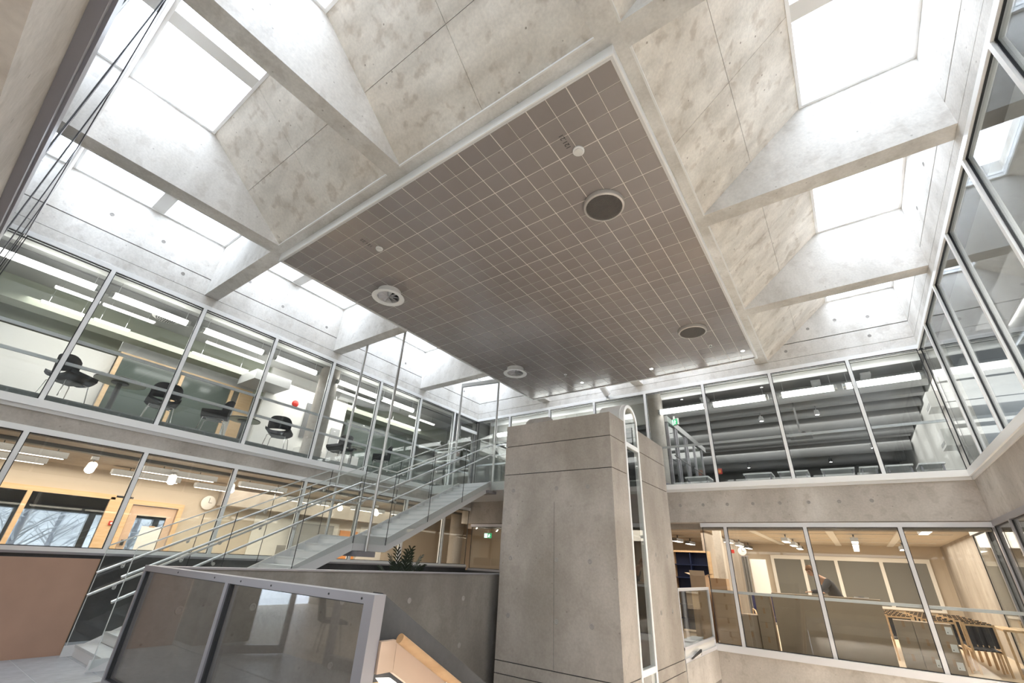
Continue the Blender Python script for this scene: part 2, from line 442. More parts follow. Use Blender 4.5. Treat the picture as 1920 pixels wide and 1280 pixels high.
curtain(4, 'x', YB, -1, -3.28, XR, [-2.66, -0.86, 0.93], 0.03, 2.80, rails=(1.22,), frame=ALUL)
curtain(5, 'y', XR, -1, YN, YB, [12.06, 10.3, 8.55, 6.8, 5.0, 3.2, 1.4], G0, G1, frame=WHITE)
curtain(6, 'y', XR, -1, YN, YB+2.6, [12.1, 10.4, 8.7, 7.0, 5.3, 3.6, 14.3, 13.5], 0.03, 2.82, frame=ALU)
curtain(7, 'x', YN, 1, XL, XR, [-9.9, -8.1, -6.3, -4.5, -2.7, -0.9, 0.9], G0, G1, frame=ALU, flush=0.05)
curtain(8, 'x', YB, -1, XL+0.1, -5.8, [-10.02, -8.18], 1.30, 2.80, frame=ALU, sill=False)

# ------------------------------------------------------------------ roof: beams, sloping soffits, skylights
ce = struct('ceiling', B(BX[0]-HB, BX[2]+HB, BY[0]-HB, BY[2]+HB, ZB+0.05, ZB+0.35), CONC)
for y in BY:
    obj('beam', B(XL, BX[0]-HB, y-HB, y+HB, ZB, 9.0), CONCR, ce)
    obj('beam', B(BX[2]+HB, XR, y-HB, y+HB, ZB, 9.0), CONCR, ce)
for x in BX:
    obj('beam', B(x-HB, x+HB, YN, BY[0]+HB, ZB, 9.0), CONCR, ce)
    obj('beam', B(x-HB, x+HB, BY[2]-HB, YB, ZB, 9.0), CONCR, ce)
    obj('beam', B(x-HB, x+HB, BY[0]+HB, BY[2]-HB, ZB, ZB+0.049), CONCR, ce)
for y in (BY[0], BY[2]):
    for x0, x1 in ((BX[0], BX[1]), (BX[1], BX[2])):
        obj('beam', B(x0+HB, x1-HB, y-HB, y+HB, ZB, ZB+0.049), CONCR, ce)
RUN = 1.73
def slope(kind, u0, u1):
    """sloping concrete soffit rising outward from the ring beam to the skylight, in two formwork lifts"""
    d = {'right': (BX[2]+HB, 1), 'left': (BX[0]-HB, -1), 'near': (BY[0]-HB, -1), 'far': (BY[2]+HB, 1)}[kind]
    e, s = d
    half = (u0+u1)/2
    for (k0, k1) in ((0.0, 0.50), (0.503, 1.0)):
        for (c0, c1) in ((u0, half-0.003), (half+0.003, u1)):
            p = [(e+s*RUN*k0, ZB+0.02+(ZS-ZB-0.04)*k0), (e+s*RUN*k1, ZB+0.02+(ZS-ZB-0.04)*k1),
                 (e+s*RUN*k1-s*0.10, ZB+0.30+(ZS-ZB-0.04)*k1), (e+s*RUN*k0-s*0.10, ZB+0.30+(ZS-ZB-0.04)*k0)]
            obj('sloped_panel', MB().prism(p, 1 if kind in ('right', 'left') else 0, c0, c1), CONCS, ce)
    q = (e+s*RUN-s*0.10, e+s*RUN, ZS-0.02, 9.0)
    if kind in ('right', 'left'): obj('sloped_panel', B(q[0], q[1], u0, u1, q[2], q[3]), CONCS, ce)
    else: obj('sloped_panel', B(u0, u1, q[0], q[1], q[2], q[3]), CONCS, ce)
    if kind in ('right', 'left'): obj('drip_edge', B(e-s*0.005, e+s*0.02, u0, u1, ZB-0.012, ZB+0.02), WPAINT, ce)
    else: obj('drip_edge', B(u0, u1, e-s*0.005, e+s*0.02, ZB-0.012, ZB+0.02), WPAINT, ce)
ys = [(YN, BY[0]-HB), (BY[0]+HB, BY[1]-HB), (BY[1]+HB, BY[2]-HB), (BY[2]+HB, YB)]
xs = [(BX[0]+HB, BX[1]-HB), (BX[1]+HB, BX[2]-HB)]
wn_i = [9]
def skylight(x0, x1, y0, y1, bar):
    w = struct('window_%d' % wn_i[0]); wn_i[0] += 1
    t = 0.05
    for q in (B(x0, x0+t, y0, y1, ZS-0.03, ZS+0.1), B(x1-t, x1, y0, y1, ZS-0.03, ZS+0.1), B(x0+t, x1-t, y0, y0+t, ZS-0.03, ZS+0.1), B(x0+t, x1-t, y1-t, y1, ZS-0.03, ZS+0.1)):
        obj('frame_rail', q, WHITE, w)
    if bar == 'x':
        m = (y0+y1)/2; obj('glazing_bar', B(x0+t, x1-t, m-0.13, m+0.13, ZS-0.02, ZS+0.16), WPAINT, w)
        ps = ((x0+t, x1-t, y0+t, m-0.13), (x0+t, x1-t, m+0.13, y1-t))
    else:
        m = (x0+x1)/2; obj('glazing_bar', B(m-0.13, m+0.13, y0+t, y1-t, ZS-0.02, ZS+0.16), WPAINT, w)
        ps = ((x0+t, m-0.13, y0+t, y1-t), (m+0.13, x1-t, y0+t, y1-t))
    for p in ps: obj('pane', B(*p, ZS+0.03, ZS+0.05), GSKY, w)
    area('skylight_portal', ((x0+x1)/2, (y0+y1)/2, ZS+0.02), x1-x0, y1-y0, 1, portal=True)
for (a, b) in ys:
    slope('right', a, b); skylight(BX[2]+HB+RUN, XR, a, b, 'x')
    slope('left', a, b); skylight(XL, BX[0]-HB-RUN, a, b, 'x')
for (a, b) in xs:
    slope('near', a, b); skylight(a, b, YN, BY[0]-HB-RUN, 'y')
    slope('far', a, b); skylight(a, b, BY[2]+HB+RUN, YB, 'y')

# ------------------------------------------------------------------ suspended metal ceiling
PX0, PX1, PY0, PY1, PZ = -8.36, -0.965, 2.945, 12.62, 6.965
sc = thing('suspended_ceiling', 'large grey metal tile ceiling with white edge hung under the concrete roof', 'ceiling panel', (PX0, PY0, PZ))
wpart(sc, 'backing_sheet', B(PX0+0.02, PX1-0.02, PY0+0.02, PY1-0.02, PZ+0.0025, PZ+0.03), TJOINT)
for q in (B(PX0, PX1, PY0, PY0+0.02, PZ-0.02, ZB), B(PX0, PX1, PY1-0.02, PY1, PZ-0.02, ZB), B(PX0, PX0+0.02, PY0+0.02, PY1-0.02, PZ-0.02, ZB), B(PX1-0.02, PX1, PY0+0.02, PY1-0.02, PZ-0.02, ZB)):
    wpart(sc, 'edge_trim', q, WHITE)
for q in (B(PX0+0.02, PX1-0.02, PY0+0.02, PY0+0.055, PZ-0.02, PZ+0.005), B(PX0+0.02, PX1-0.02, PY1-0.055, PY1-0.02, PZ-0.02, PZ+0.005), B(PX0+0.02, PX0+0.055, PY0+0.055, PY1-0.055, PZ-0.02, PZ+0.005), B(PX1-0.055, PX1-0.02, PY0+0.055, PY1-0.055, PZ-0.02, PZ+0.005)):
    wpart(sc, 'edge_flange', q, SPAINT)
TP = 0.305
nx = int((PX1-PX0-0.11)/TP+0.5); ny = int((PY1-PY0-0.11)/TP+0.5)
TP = (PX1-PX0-0.11)/nx; TPY = (PY1-PY0-0.11)/ny
def tile_gap(k, m): return 0.0075 if k % m == 0 else 0.0045
ct_me = {}
rest = MB()
cells = []
for i in range(nx):
    for j in range(ny):
        cx = PX1-0.055-(i+0.5)*TP; cy = PY0+0.055+(j+0.5)*TPY
        cells.append((cx*cx+cy*cy, i, j, cx, cy))
cells.sort()
for k, (d, i, j, cx, cy) in enumerate(cells):
    gx0 = tile_gap(i+1, 2); gx1 = tile_gap(i, 2); gy0 = tile_gap(j, 3); gy1 = tile_gap(j+1, 3)
    key = (gx0, gx1, gy0, gy1)
    q = (-TP/2+gx0, TP/2-gx1, -TPY/2+gy0, TPY/2-gy1)
    if k < 300:
        if key not in ct_me: ct_me[key] = B(*q, 0.0, 0.007).mesh('ceiling_tile', TILEM)
        link('ceiling_tile', ct_me[key], sc, (cx-PX0, cy-PY0, random.uniform(-0.0008, 0.0008)))
    else:
        rest.box(cx+q[0], cx+q[1], cy+q[2], cy+q[3], PZ+random.uniform(-0.0008, 0.0008), PZ+0.007)
        for vi in range(-8, -4): rest.v[vi] = (rest.v[vi][0], rest.v[vi][1], rest.v[vi][2]+random.uniform(-0.0006, 0.0006))
o = wpart(sc, 'tile_field', rest, TILEM); o['kind'] = 'stuff'

# ceiling devices
def exhaust(x, y, label):
    t = thing('exhaust_valve', label, 'air vent', (x, y, PZ-0.003), 0, 'round vents in the metal ceiling')
    obj('flange', MB().lathe([(0.33, 0.0), (0.335, -0.03), (0.325, -0.075), (0.295, -0.085), (0.29, -0.06), (0.29, 0.0)], n=40, close=True), GRILLE, t, True)
    obj('core', MB().lathe([(0.288, 0.0), (0.288, -0.03)], n=32), DARK, t)
    g = MB()
    R = 0.292; n = 24
    for k in range(n+1):
        u = -R+2*R*k/n; h = math.sqrt(max(0, R*R-u*u))
        if h < 0.02: continue
        g.box(u-0.0016, u+0.0016, -h, h, -0.074, -0.060)
    for a in (math.pi/3, -math.pi/3):
        for k in range(n+1):
            u = -R+2*R*k/n; h = math.sqrt(max(0, R*R-u*u))
            if h < 0.02: continue
            c, s = math.cos(a), math.sin(a)
            g.bar((u*c-(-h)*s, u*s+(-h)*c, -0.066), (u*c-h*s, u*s+h*c, -0.066), 0.0028, 0.012)
    obj('mesh_screen', g, GRILLED, t)
exhaust(-2.07, 5.09, 'round grey honeycomb vent nearest the right edge tile corner with the detector')
exhaust(-2.03, 10.12, 'smaller-looking far round honeycomb vent on the ceiling by the back right')
def swirl(x, y, label):
    z = PZ-0.003
    t = thing('swirl_diffuser', label, 'air diffuser', (x, y, z), 0, 'white swirl diffusers under the metal ceiling')
    obj('neck', MB().lathe([(0.255, 0.0), (0.255, -0.16), (0.245, -0.16), (0.245, 0.0)], n=36, close=True), WHITE, t, True)
    obj('flange', MB().lathe([(0.245, -0.10), (0.25, -0.155), (0.29, -0.178), (0.355, -0.178), (0.362, -0.168), (0.30, -0.160), (0.256, -0.150)], n=40, close=True), WHITE, t, True)
    obj('core', MB().lathe([(0.244, -0.01), (0.244, -0.03)], n=32), DARK, t)
    for k in range(9):
        a = 2*math.pi*k/9; b = a+0.55
        r = 0.242
        vs = [(0.01*math.cos(a), 0.01*math.sin(a), -0.155), (r*math.cos(a), r*math.sin(a), -0.155), (r*math.cos(b), r*math.sin(b), -0.085), (0.01*math.cos(b), 0.01*math.sin(b), -0.085)]
        vs += [(p[0], p[1], p[2]+0.006) for p in vs]
        obj('blade', MB().add(vs, [(3,2,1,0),(4,5,6,7),(0,1,5,4),(1,2,6,5),(2,3,7,6),(3,0,4,7)]), ALUL, t)
swirl(-7.26, 4.96, 'white round swirl diffuser nearest the front left edge of the metal ceiling')
swirl(-7.26, 9.95, 'white round swirl diffuser farther back along the left ceiling edge')
def detector(x, y, label, txt, r=0.085):
    t = thing('smoke_detector', label, 'smoke detector', (x, y, PZ-0.003))
    obj('base', MB().lathe([(r, 0), (r, -0.02), (r*0.92, -0.026)], n=24), WHITE, t, True)
    obj('cap', MB().lathe([(r*0.75, -0.026), (r*0.72, -0.045), (r*0.5, -0.052)], n=24), WPAINT, t, True)
    cu = bpy.data.curves.new('number', 'FONT'); cu.body = txt; cu.size = 0.10; cu.extrude = 0.0006
    tmp = bpy.data.objects.new('number', cu); COL.objects.link(tmp)
    dg = bpy.context.evaluated_depsgraph_get(); me = bpy.data.meshes.new_from_object(tmp.evaluated_get(dg))
    bpy.data.objects.remove(tmp); me.materials.clear(); me.materials.append(TRANSL)
    c = link('number_label', me, t, (-0.06, -0.10, -0.001)); c.rotation_euler = (math.pi, 0, -math.pi/2)
detector(-1.93, 3.93, 'white smoke detector with black number beside it near the front right corner', '121.21')
detector(-6.22, 3.82, 'small white smoke detector near the front left corner of the metal ceiling', '121.22', 0.07)
for x, y, lb in ((-1.86, 11.2, 'small ceiling sprinkler behind the far right honeycomb vent'), (-6.14, 11.1, 'small ceiling sprinkler just right of the far swirl diffuser')):
    t = thing('sprinkler', lb, 'sprinkler', (x, y, PZ-0.003), 0, 'sprinklers in the metal ceiling')
    obj('escutcheon', MB().lathe([(0.05, 0), (0.045, -0.012)], n=16), WHITE, t)
    obj('nozzle', MB().lathe([(0.014, -0.012), (0.014, -0.05), (0.03, -0.052), (0.03, -0.056)], n=12), STEEL, t)
for x, lb in ((-6.0, 'left bright recessed spot at the far edge of the metal ceiling'), (-3.7, 'middle bright recessed spot at the far edge of the metal ceiling'), (-1.22, 'right bright recessed spot at the far edge of the metal ceiling')):
    t = thing('recessed_spot', lb, 'downlight', (x, 11.95, PZ-0.003), 0, 'recessed spots in the metal ceiling')
    obj('rim', MB().lathe([(0.06, 0), (0.06, -0.006), (0.045, -0.006), (0.045, 0)], n=20), WHITE, t)
    obj('lens', MB().lathe([(0.044, 0), (0.044, -0.004)], n=20), SPOTG, t)
t = thing('air_pipe', 'short white round pipe end below the far edge of the metal ceiling', 'pipe', (-5.75, 12.7, 7.0))
obj('pipe', MB().tube([(-0.05, -0.1, 0.35), (0, 0.25, 0.12), (0.03, 0.55, -0.05)], 0.11, 16), WHITE, t, True)
obj('end_cap', MB().tube([(0.03, 0.552, -0.05), (0.034, 0.58, -0.068)], 0.115, 16), SPAINT, t, True)
obj('bracket', B(-0.03, 0.05, 0.60, 0.735, -0.22, -0.12), STEEL, t)
obj('bracket_arm', MB().bar((0.03, 0.57, -0.08), (0.01, 0.66, -0.15), 0.03, 0.03), STEEL, t)

# ------------------------------------------------------------------ stairwell walls
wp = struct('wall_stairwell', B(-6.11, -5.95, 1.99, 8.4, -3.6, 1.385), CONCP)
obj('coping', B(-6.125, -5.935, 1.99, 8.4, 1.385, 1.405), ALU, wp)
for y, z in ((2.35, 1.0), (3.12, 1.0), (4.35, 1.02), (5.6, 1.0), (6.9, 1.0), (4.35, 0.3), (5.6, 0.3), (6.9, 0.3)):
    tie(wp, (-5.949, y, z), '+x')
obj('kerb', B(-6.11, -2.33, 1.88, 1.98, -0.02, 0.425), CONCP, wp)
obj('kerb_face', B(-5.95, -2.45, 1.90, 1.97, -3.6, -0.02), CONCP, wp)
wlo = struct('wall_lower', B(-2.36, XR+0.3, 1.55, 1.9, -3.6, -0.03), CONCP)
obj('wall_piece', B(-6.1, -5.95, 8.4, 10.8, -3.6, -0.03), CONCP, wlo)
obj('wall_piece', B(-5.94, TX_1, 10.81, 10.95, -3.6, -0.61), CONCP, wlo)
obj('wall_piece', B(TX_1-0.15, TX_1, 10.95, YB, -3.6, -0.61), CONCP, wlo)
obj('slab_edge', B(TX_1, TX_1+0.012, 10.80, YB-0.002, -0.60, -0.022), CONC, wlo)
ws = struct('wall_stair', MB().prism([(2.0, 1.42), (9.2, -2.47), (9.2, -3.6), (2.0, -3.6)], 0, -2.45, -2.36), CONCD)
# front balustrade
t = thing('glass_balustrade', 'grey framed glass balustrade in the left foreground before the stairwell', 'balustrade', (-4.1, 1.95, 0.43))
bx0, bx1 = -5.955, -2.31
wpart(t, 'top_rail', B(bx0, bx1, 1.90, 1.985, 1.365, 1.415), ALU)
wpart(t, 'bottom_rail', B(bx0, bx1, 1.90, 1.985, 0.43, 0.475), ALU)
wpart(t, 'end_post', B(bx0, bx0+0.035, 1.90, 1.985, 0.475, 1.365), ALU)
wpart(t, 'end_post', B(bx1-0.085, bx1, 1.90, 1.985, 0.475, 1.365), ALU)
wpart(t, 'mullion', B(-4.145, -4.095, 1.90, 1.985, 0.475, 1.365), ALU)
for a, b in ((bx0+0.035, -4.145), (-4.095, bx1-0.085)):
    wpart(t, 'pane', B(a, b, 1.945, 1.957, 0.475, 1.365), glass('grey_glass', (0.86, 0.86, 0.85)))
    g = MB()
    for q in (B(a, a+0.022, 1.915, 1.944, 0.475, 1.365), B(b-0.006, b, 1.915, 1.944, 0.475, 1.365), B(a, b, 1.915, 1.944, 1.359, 1.365), B(a, b, 1.915, 1.944, 0.475, 0.485)): g.add(q.v, q.f)
    wpart(t, 'gasket', g, GASK)
for x in (-5.1, -4.35, -3.9, -3.45, -2.75, -2.42):
    wpart(t, 'screw', MB().lathe([(0.007, 0.0), (0.006, -0.003)], (x, 1.90, 1.39), 8, 'y'), GASK)
# wooden stair guard beside the descending stair
t = thing('timber_stair_guard', 'pale veneer stair guard board sloping down along the dark concrete wall', 'stair guard', (-2.31, 2.0, 1.05))
wpart(t, 'level_board', B(-2.33, -2.295, 1.99, 2.105, 1.035, 1.185), PLY)
sl = 0.54
wpart(t, 'sloped_board', MB().prism([(2.107, 1.185), (6.5, 1.185-sl*4.393), (6.5, 1.03-sl*4.393), (2.107, 1.03)], 0, -2.33, -2.295), PLY)
wpart(t, 'lower_board', MB().prism([(1.99, 0.99), (2.12, 0.98), (6.5, 0.98-sl*4.38), (6.5, 0.3-sl*4.38), (1.99, 0.3)], 0, -2.355, -2.335), PINE)
wpart(t, 'bright_strip', MB().prism([(2.02, 1.012), (2.12, 1.0), (6.5, 1.0-sl*4.38), (6.5, 0.96-sl*4.38), (2.10, 0.945)], 0, -2.334, -2.325), SLIM)  # glowing strip added for the bright band under the board
t = thing('wooden_handrail', 'round oiled wooden handrail beside the pale stair guard', 'handrail', (-2.24, 2.07, 1.2))
wpart(t, 'rail', MB().tube([(-2.235, 2.07, 1.203), (-2.235, 6.4, 1.203-sl*4.33)], 0.026, 14), RAILW, True)
for y in (2.5, 3.6, 4.7, 5.8):
    z = 1.203-sl*(y-2.07)
    wpart(t, 'bracket', MB().tube([(-2.235, y, z-0.024), (-2.24, y, z-0.07), (-2.295, y, z-0.07)], 0.007, 8), STEEL)
# hardboard sheet protecting the stair side
t = thing('hardboard_sheet', 'large plain brown hardboard sheet standing on edge at the left', 'board', (-10.41, 1.2, 0.0))
wpart(t, 'sheet', B(-10.415, -10.40, -0.28, 2.648, 0.0, 1.335), HARDB)
wpart(t, 'edge_tape', B(-10.42, -10.398, 2.648, 2.655, 0.0, 1.335), TAPE)

# ------------------------------------------------------------------ main stair
XN, XF = -8.91, -10.27
st = thing('staircase', 'pale grey steel staircase with glass sides rising along the left wall', 'staircase', (-9.6, 2.65, 0.0))
def noseline(y):
    if y < 6.35: return 0.15+(y-2.65)*(1.80/3.70)
    if y < 7.40: return 1.95
    return 1.95+(y-7.40)*(1.90/3.77)
# stringers: one side plate per flight and landing
def side(pts, x0, x1, nm='stringer'): wpart(st, nm, MB().prism(pts, 0, x0, x1), SPAINT)
for x0, x1 in ((XN-0.02, XN+0.0), (XF-0.0, XF+0.02)):
    side([(2.62, 0.0), (2.62, 0.14), (2.86, 0.15), (6.50, 2.0), (6.50, 1.68), (3.05, 0.0)], x0, x1)
    side([(6.505, 2.0), (7.42, 2.0), (7.42, 1.69), (6.505, 1.69)], x0, x1)
    side([(7.425, 2.0), (11.17, 3.88), (11.17, 3.58), (7.425, 1.69)], x0, x1)
tread_me = B(XF+0.02, XN-0.02, 0.0, 0.31, -0.035, 0.0)
riser = B(XF+0.02, XN-0.02, 0.0, 0.012, -0.15, -0.035)
tm = local(tread_me, (-9.6, 0, 0)).mesh('tread', TREAD); rm = local(riser, (-9.6, 0, 0)).mesh('riser', SPAINT)
for k in range(1, 13):
    y = 2.75+0.312*(k-1); z = 0.15*k
    link('tread', tm, st, (0, y-2.65, z)); link('riser', rm, st, (0, y-2.65+0.01, z))
for k in range(1, 13):
    y = 7.70+0.29*(k-1); z = 1.95+0.146*k
    link('tread', tm, st, (0, y-2.65, z)); link('riser', rm, st, (0, y-2.65+0.01, z))
link('riser', rm, st, (0, 6.50-2.65, 1.95)); link('riser', rm, st, (0, 11.16-2.65, 3.855))
wpart(st, 'landing', B(XF+0.02, XN-0.02, 6.49, 7.71, 1.90, 1.95), TREAD)
wpart(st, 'soffit_plate', MB().prism([(3.07, 0.02), (6.5, 1.70), (7.43, 1.70), (11.15, 3.60), (11.15, 3.585), (7.43, 1.685), (6.5, 1.685), (3.07, 0.005)], 0, XF+0.02, XN-0.02), SPAINT)
wpart(st, 'upper_landing', B(XL+0.02, -7.6, 11.17, YB-0.02, 3.60, 3.86), SPAINT)
# glass sides
def gtop(y):
    if y < 6.48: return 1.55+(y-2.65)*(3.50-1.55)/(6.48-2.65)
    if y < 7.38: return 3.50
    return 3.50+(y-7.38)*(5.42-3.50)/(11.17-7.38)
def gbot(y): return max(0.02, noseline(y)-0.12)
cuts = [2.65, 3.93, 5.21, 6.48, 7.38, 8.64, 9.90, 11.15]
for x0, x1 in ((XN+0.004, XN+0.020), (XF-0.020, XF-0.004)):
    for a, b in zip(cuts[:-1], cuts[1:]):
        a1, b1 = a+0.006, b-0.006
        wpart(st, 'glass_panel', MB().prism([(a1, gbot(a1)), (b1, gbot(b1)), (b1, gtop(b1)-0.02), (a1, gtop(a1)-0.02)], 0, x0, x1), GGREEN)
        wpart(st, 'glass_edge', MB().prism([(a1, gtop(a1)-0.02), (b1, gtop(b1)-0.02), (b1, gtop(b1)+0.004), (a1, gtop(a1)+0.004)], 0, x0, x1), GEDGE)
        wpart(st, 'glass_joint', B(x0, x1, a-0.004, a+0.004, gbot(a), gtop(a)-0.02), GASK if a > 2.7 else GEDGE)
def rail(h, x):
    return [(x, 2.62, h-0.0+0.14), (x, 6.46, 1.93+0.17+h), (x, 7.32, 1.93+0.17+h), (x, 11.16, 1.93+0.17+h+1.93), (x, 11.5, 1.93+0.17+h+1.93)]
for x, s in ((XN-0.075, 1), (XF+0.075, -1)):
    for h in (1.0, 0.68):
        wpart(st, 'handrail', MB().tube(rail(h, x), 0.022, 10), STEEL, True)
bm_ = MB().tube([(0, 0, -0.02), (0, 0, -0.07), (0.07, 0, -0.07)], 0.008, 8).lathe([(0.028, 0.062), (0.028, 0.075)], (0, 0, -0.07), 12, 'x')
bm_.v = [(p[0], p[1], p[2]) for p in bm_.v]
bme = bm_.mesh('rail_bracket', STEEL)
for x, rz in ((XN-0.075, 0), (XF+0.075, math.pi)):
    for y in (2.95, 3.80, 5.08, 6.35, 7.5, 8.75, 10.0, 11.0):
        for h in (1.0, 0.68):
            if y < 6.46: z = h+0.14+(y-2.62)*(1.96)/(3.84)
            elif y < 7.32: z = 2.10+h
            else: z = 2.10+h+(y-7.32)*1.93/3.84
            c = link('rail_bracket', bme, st, (x+9.6, y-2.65, z), rz)
# hangers from the roof
for xx, yy, zt in ((XN+0.05, 6.83, 7.30), (XF-0.05, 6.70, 8.55), (XN+0.05, 11.20, 7.33), (XF-0.05, 10.92, 7.33)):
    wpart(st, 'hanger_rod', MB().tube([(xx, yy, 1.60 if yy < 8 else 3.55), (xx, yy, zt)], 0.035, 10), STEEL, True)
for ya, yb_ in ((6.83, 6.70), (11.20, 10.92)):
    wpart(st, 'hanger_beam', MB().bar((XN+0.06, ya, 7.30), (XF-0.06, yb_, 7.30), 0.08, 0.13), STEEL)
    wpart(st, 'beam_bracket', B(XN-0.05, XN+0.16, ya-0.06, ya+0.06, 7.37, 7.44), SPAINT)
wpart(st, 'hanger_brace', MB().tube([(XF-0.04, 6.72, 8.15), (-9.43, 6.85, 7.38)], 0.03, 8), STEEL)
wpart(st, 'hanger_shoe', B(XF-0.10, XN+0.12, 6.55, 7.05, 1.57, 1.68), ALU)
wpart(st, 'hanger_shoe', B(XF-0.10, XN+0.12, 10.98, 11.35, 3.50, 3.58), ALU)
# upper landing guard
t = thing('landing_guard', 'glass guard with steel rails on the upper landing behind the lift tower', 'balustrade', (-8.2, 11.25, 3.86))
for a, b in ((-8.85, -8.25), (-8.24, -7.62)):
    wpart(t, 'glass_panel', B(a, b, 11.145, 11.16, 3.62, 5.10), GGREEN)
    wpart(t, 'glass_edge', B(a, b, 11.145, 11.16, 5.10, 5.125), GEDGE)
for z in (5.03, 4.71):
    wpart(t, 'handrail', MB().tube([(-8.88, 11.28, z), (-7.65, 11.28, z)], 0.022, 10), STEEL, True)
t = thing('landing_guard', 'glass guard on the upper landing edge beside the left wall glazing', 'balustrade', (-11.0, 11.2, 3.86))
for a, b in ((-11.55, -10.95), (-10.94, -10.33)):
    wpart(t, 'glass_panel', B(a, b, 11.145, 11.16, 3.62, 5.10), GGREEN)
    wpart(t, 'glass_edge', B(a, b, 11.145, 11.16, 5.10, 5.125), GEDGE)
for z in (5.03, 4.71):
    wpart(t, 'handrail', MB().tube([(-11.55, 11.28, z), (-10.35, 11.28, z)], 0.022, 10), STEEL, True)

# ------------------------------------------------------------------ lift tower
TX0, TX1, TY0, TY1 = -5.725, -3.28, 7.65, 10.78
S0, S1 = 8.37, 9.12
tw = thing('lift_tower', 'square concrete lift tower with an arched slot window', 'tower', ((TX0+TX1)/2, (TY0+TY1)/2, -3.6))
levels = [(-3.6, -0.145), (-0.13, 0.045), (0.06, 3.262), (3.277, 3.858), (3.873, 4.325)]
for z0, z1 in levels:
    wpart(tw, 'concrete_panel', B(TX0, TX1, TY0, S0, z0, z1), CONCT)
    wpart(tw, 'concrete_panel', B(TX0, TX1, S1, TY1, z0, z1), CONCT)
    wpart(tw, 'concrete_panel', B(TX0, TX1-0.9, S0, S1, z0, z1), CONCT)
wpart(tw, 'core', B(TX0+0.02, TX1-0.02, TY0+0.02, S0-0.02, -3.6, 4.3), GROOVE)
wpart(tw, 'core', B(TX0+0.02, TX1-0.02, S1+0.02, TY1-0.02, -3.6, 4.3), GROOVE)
wpart(tw, 'slot_shade', B(TX1-0.9, TX1-0.88, S0, S1, -3.6, 4.3), DARK)  # dark sheets added here and on both sides as the slot's inner shade
for yq in (S0, S1-0.004): wpart(tw, 'slot_shade', B(TX1-0.88, TX1-0.09, yq, yq+0.004, -3.6, 4.3), DARK)
sm = (S0+S1)/2; sr = (S1-S0)/2
def arch(r0_, r1_, x0, x1, mat, nm, zc=4.40):
    n = 20; vs = []; fs = []
    for k in range(n+1):
        a = math.pi*k/n
        for (r, x) in ((r0_, x0), (r1_, x0), (r1_, x1), (r0_, x1)):
            vs.append((x, sm-r*math.cos(a), zc+r*math.sin(a)))
    for k in range(n):
        for q in range(4): fs.append((k*4+q, k*4+(q+1) % 4, (k+1)*4+(q+1) % 4, (k+1)*4+q))
    fs += [(0, 1, 2, 3), (n*4+3, n*4+2, n*4+1, n*4)]
    return wpart(tw, nm, MB().add(vs, fs), mat, True)
arch(sr-0.065, sr+0.0, TX1-0.08, TX1+0.012, WHITE, 'arch_frame')
arch(sr-0.02, sr+0.015, TX1-0.55, TX1-0.08, WPAINT, 'arch_hood')
arch(sr-0.10, sr+0.02, TX0-0.02, TX0+0.45, CONC, 'arch_hood')
for y0, y1 in ((S0, S0+0.055), (S1-0.075, S1)):
    wpart(tw, 'slot_frame', B(TX1-0.08, TX1+0.012, y0, y1, -3.6, 4.40), WHITE)
for z0, z1 in ((3.83, 3.92), (0.05, 0.14), (-1.5, -1.42)):
    wpart(tw, 'slot_transom', B(TX1-0.08, TX1+0.010, S0+0.055, S1-0.075, z0, z1), WHITE)
for z0, z1 in ((-3.5, -1.5), (-1.42, 0.05), (0.14, 3.83), (3.92, 4.40)):
    wpart(tw, 'slot_pane', B(TX1-0.014, TX1-0.006, S0+0.055, S1-0.075, z0, z1), GLASS)
ap = [(sm-(sr-0.075)*math.cos(math.pi*k/16), 4.40+(sr-0.075)*math.sin(math.pi*k/16)) for k in range(17)]
wpart(tw, 'slot_pane', MB().prism(ap, 0, TX1-0.014, TX1-0.006), GLASS)
wpart(tw, 'guide_rail', B(TX1-0.6, TX1-0.5, S0+0.25, S0+0.35, -3.5, 4.2), LAMPBODY)
wpart(tw, 'guide_rail', B(TX1-0.6, TX1-0.55, S0+0.5, S0+0.6, -3.5, 4.2), DUCT)
for x in (TX0+0.25, (TX0+TX1)/2+0.05, TX1-0.5):
    for z in (0.75, 1.70, 2.95):
        o = link('tie_hole', tie_me, tw); o.location = Vector((x, TY0-0.001, z))-tw.location; o.rotation_euler = (math.pi/2, 0, 0)
for y in (9.6, 10.3):
    for z in (0.9, 1.9):
        o = link('tie_hole', tie_me, tw); o.location = Vector((TX1+0.001, y, z))-tw.location; o.rotation_euler = (0, math.pi/2, 0)
wpart(tw, 'joint_strip', B((TX0+TX1)/2-0.006, (TX0+TX1)/2+0.006, TY0-0.0015, TY0, 0.07, 2.7), CONCP)
# guard between lift tower and back wall
t = thing('lift_lobby_guard', 'small white framed glass guard between lift tower and back wall', 'balustrade', (TX1, 12.1, 0.0))
gy0, gy1 = TY1+0.02, YB-0.02
wpart(t, 'top_rail', B(TX1-0.05, TX1, gy0, gy1, 1.24, 1.30), ALUL)
wpart(t, 'mid_rail', B(TX1-0.05, TX1, gy0, gy1, 0.19, 0.24), ALUL)
wpart(t, 'bottom_rail', B(TX1-0.05, TX1+0.01, gy0, gy1, -0.02, 0.05), ALUL)
wpart(t, 'end_post', B(TX1-0.05, TX1, gy0, gy0+0.05, 0.05, 1.24), ALUL)
wpart(t, 'end_post', B(TX1-0.05, TX1, gy1-0.05, gy1, 0.05, 1.24), ALUL)
wpart(t, 'pane', B(TX1-0.03, TX1-0.018, gy0+0.05, gy1-0.05, 0.24, 1.24), GLASS)
wpart(t, 'back_panel', B(TX1-0.05, TX1-0.03, gy0+0.05, gy1-0.05, 0.05, 0.19), WPAINT)
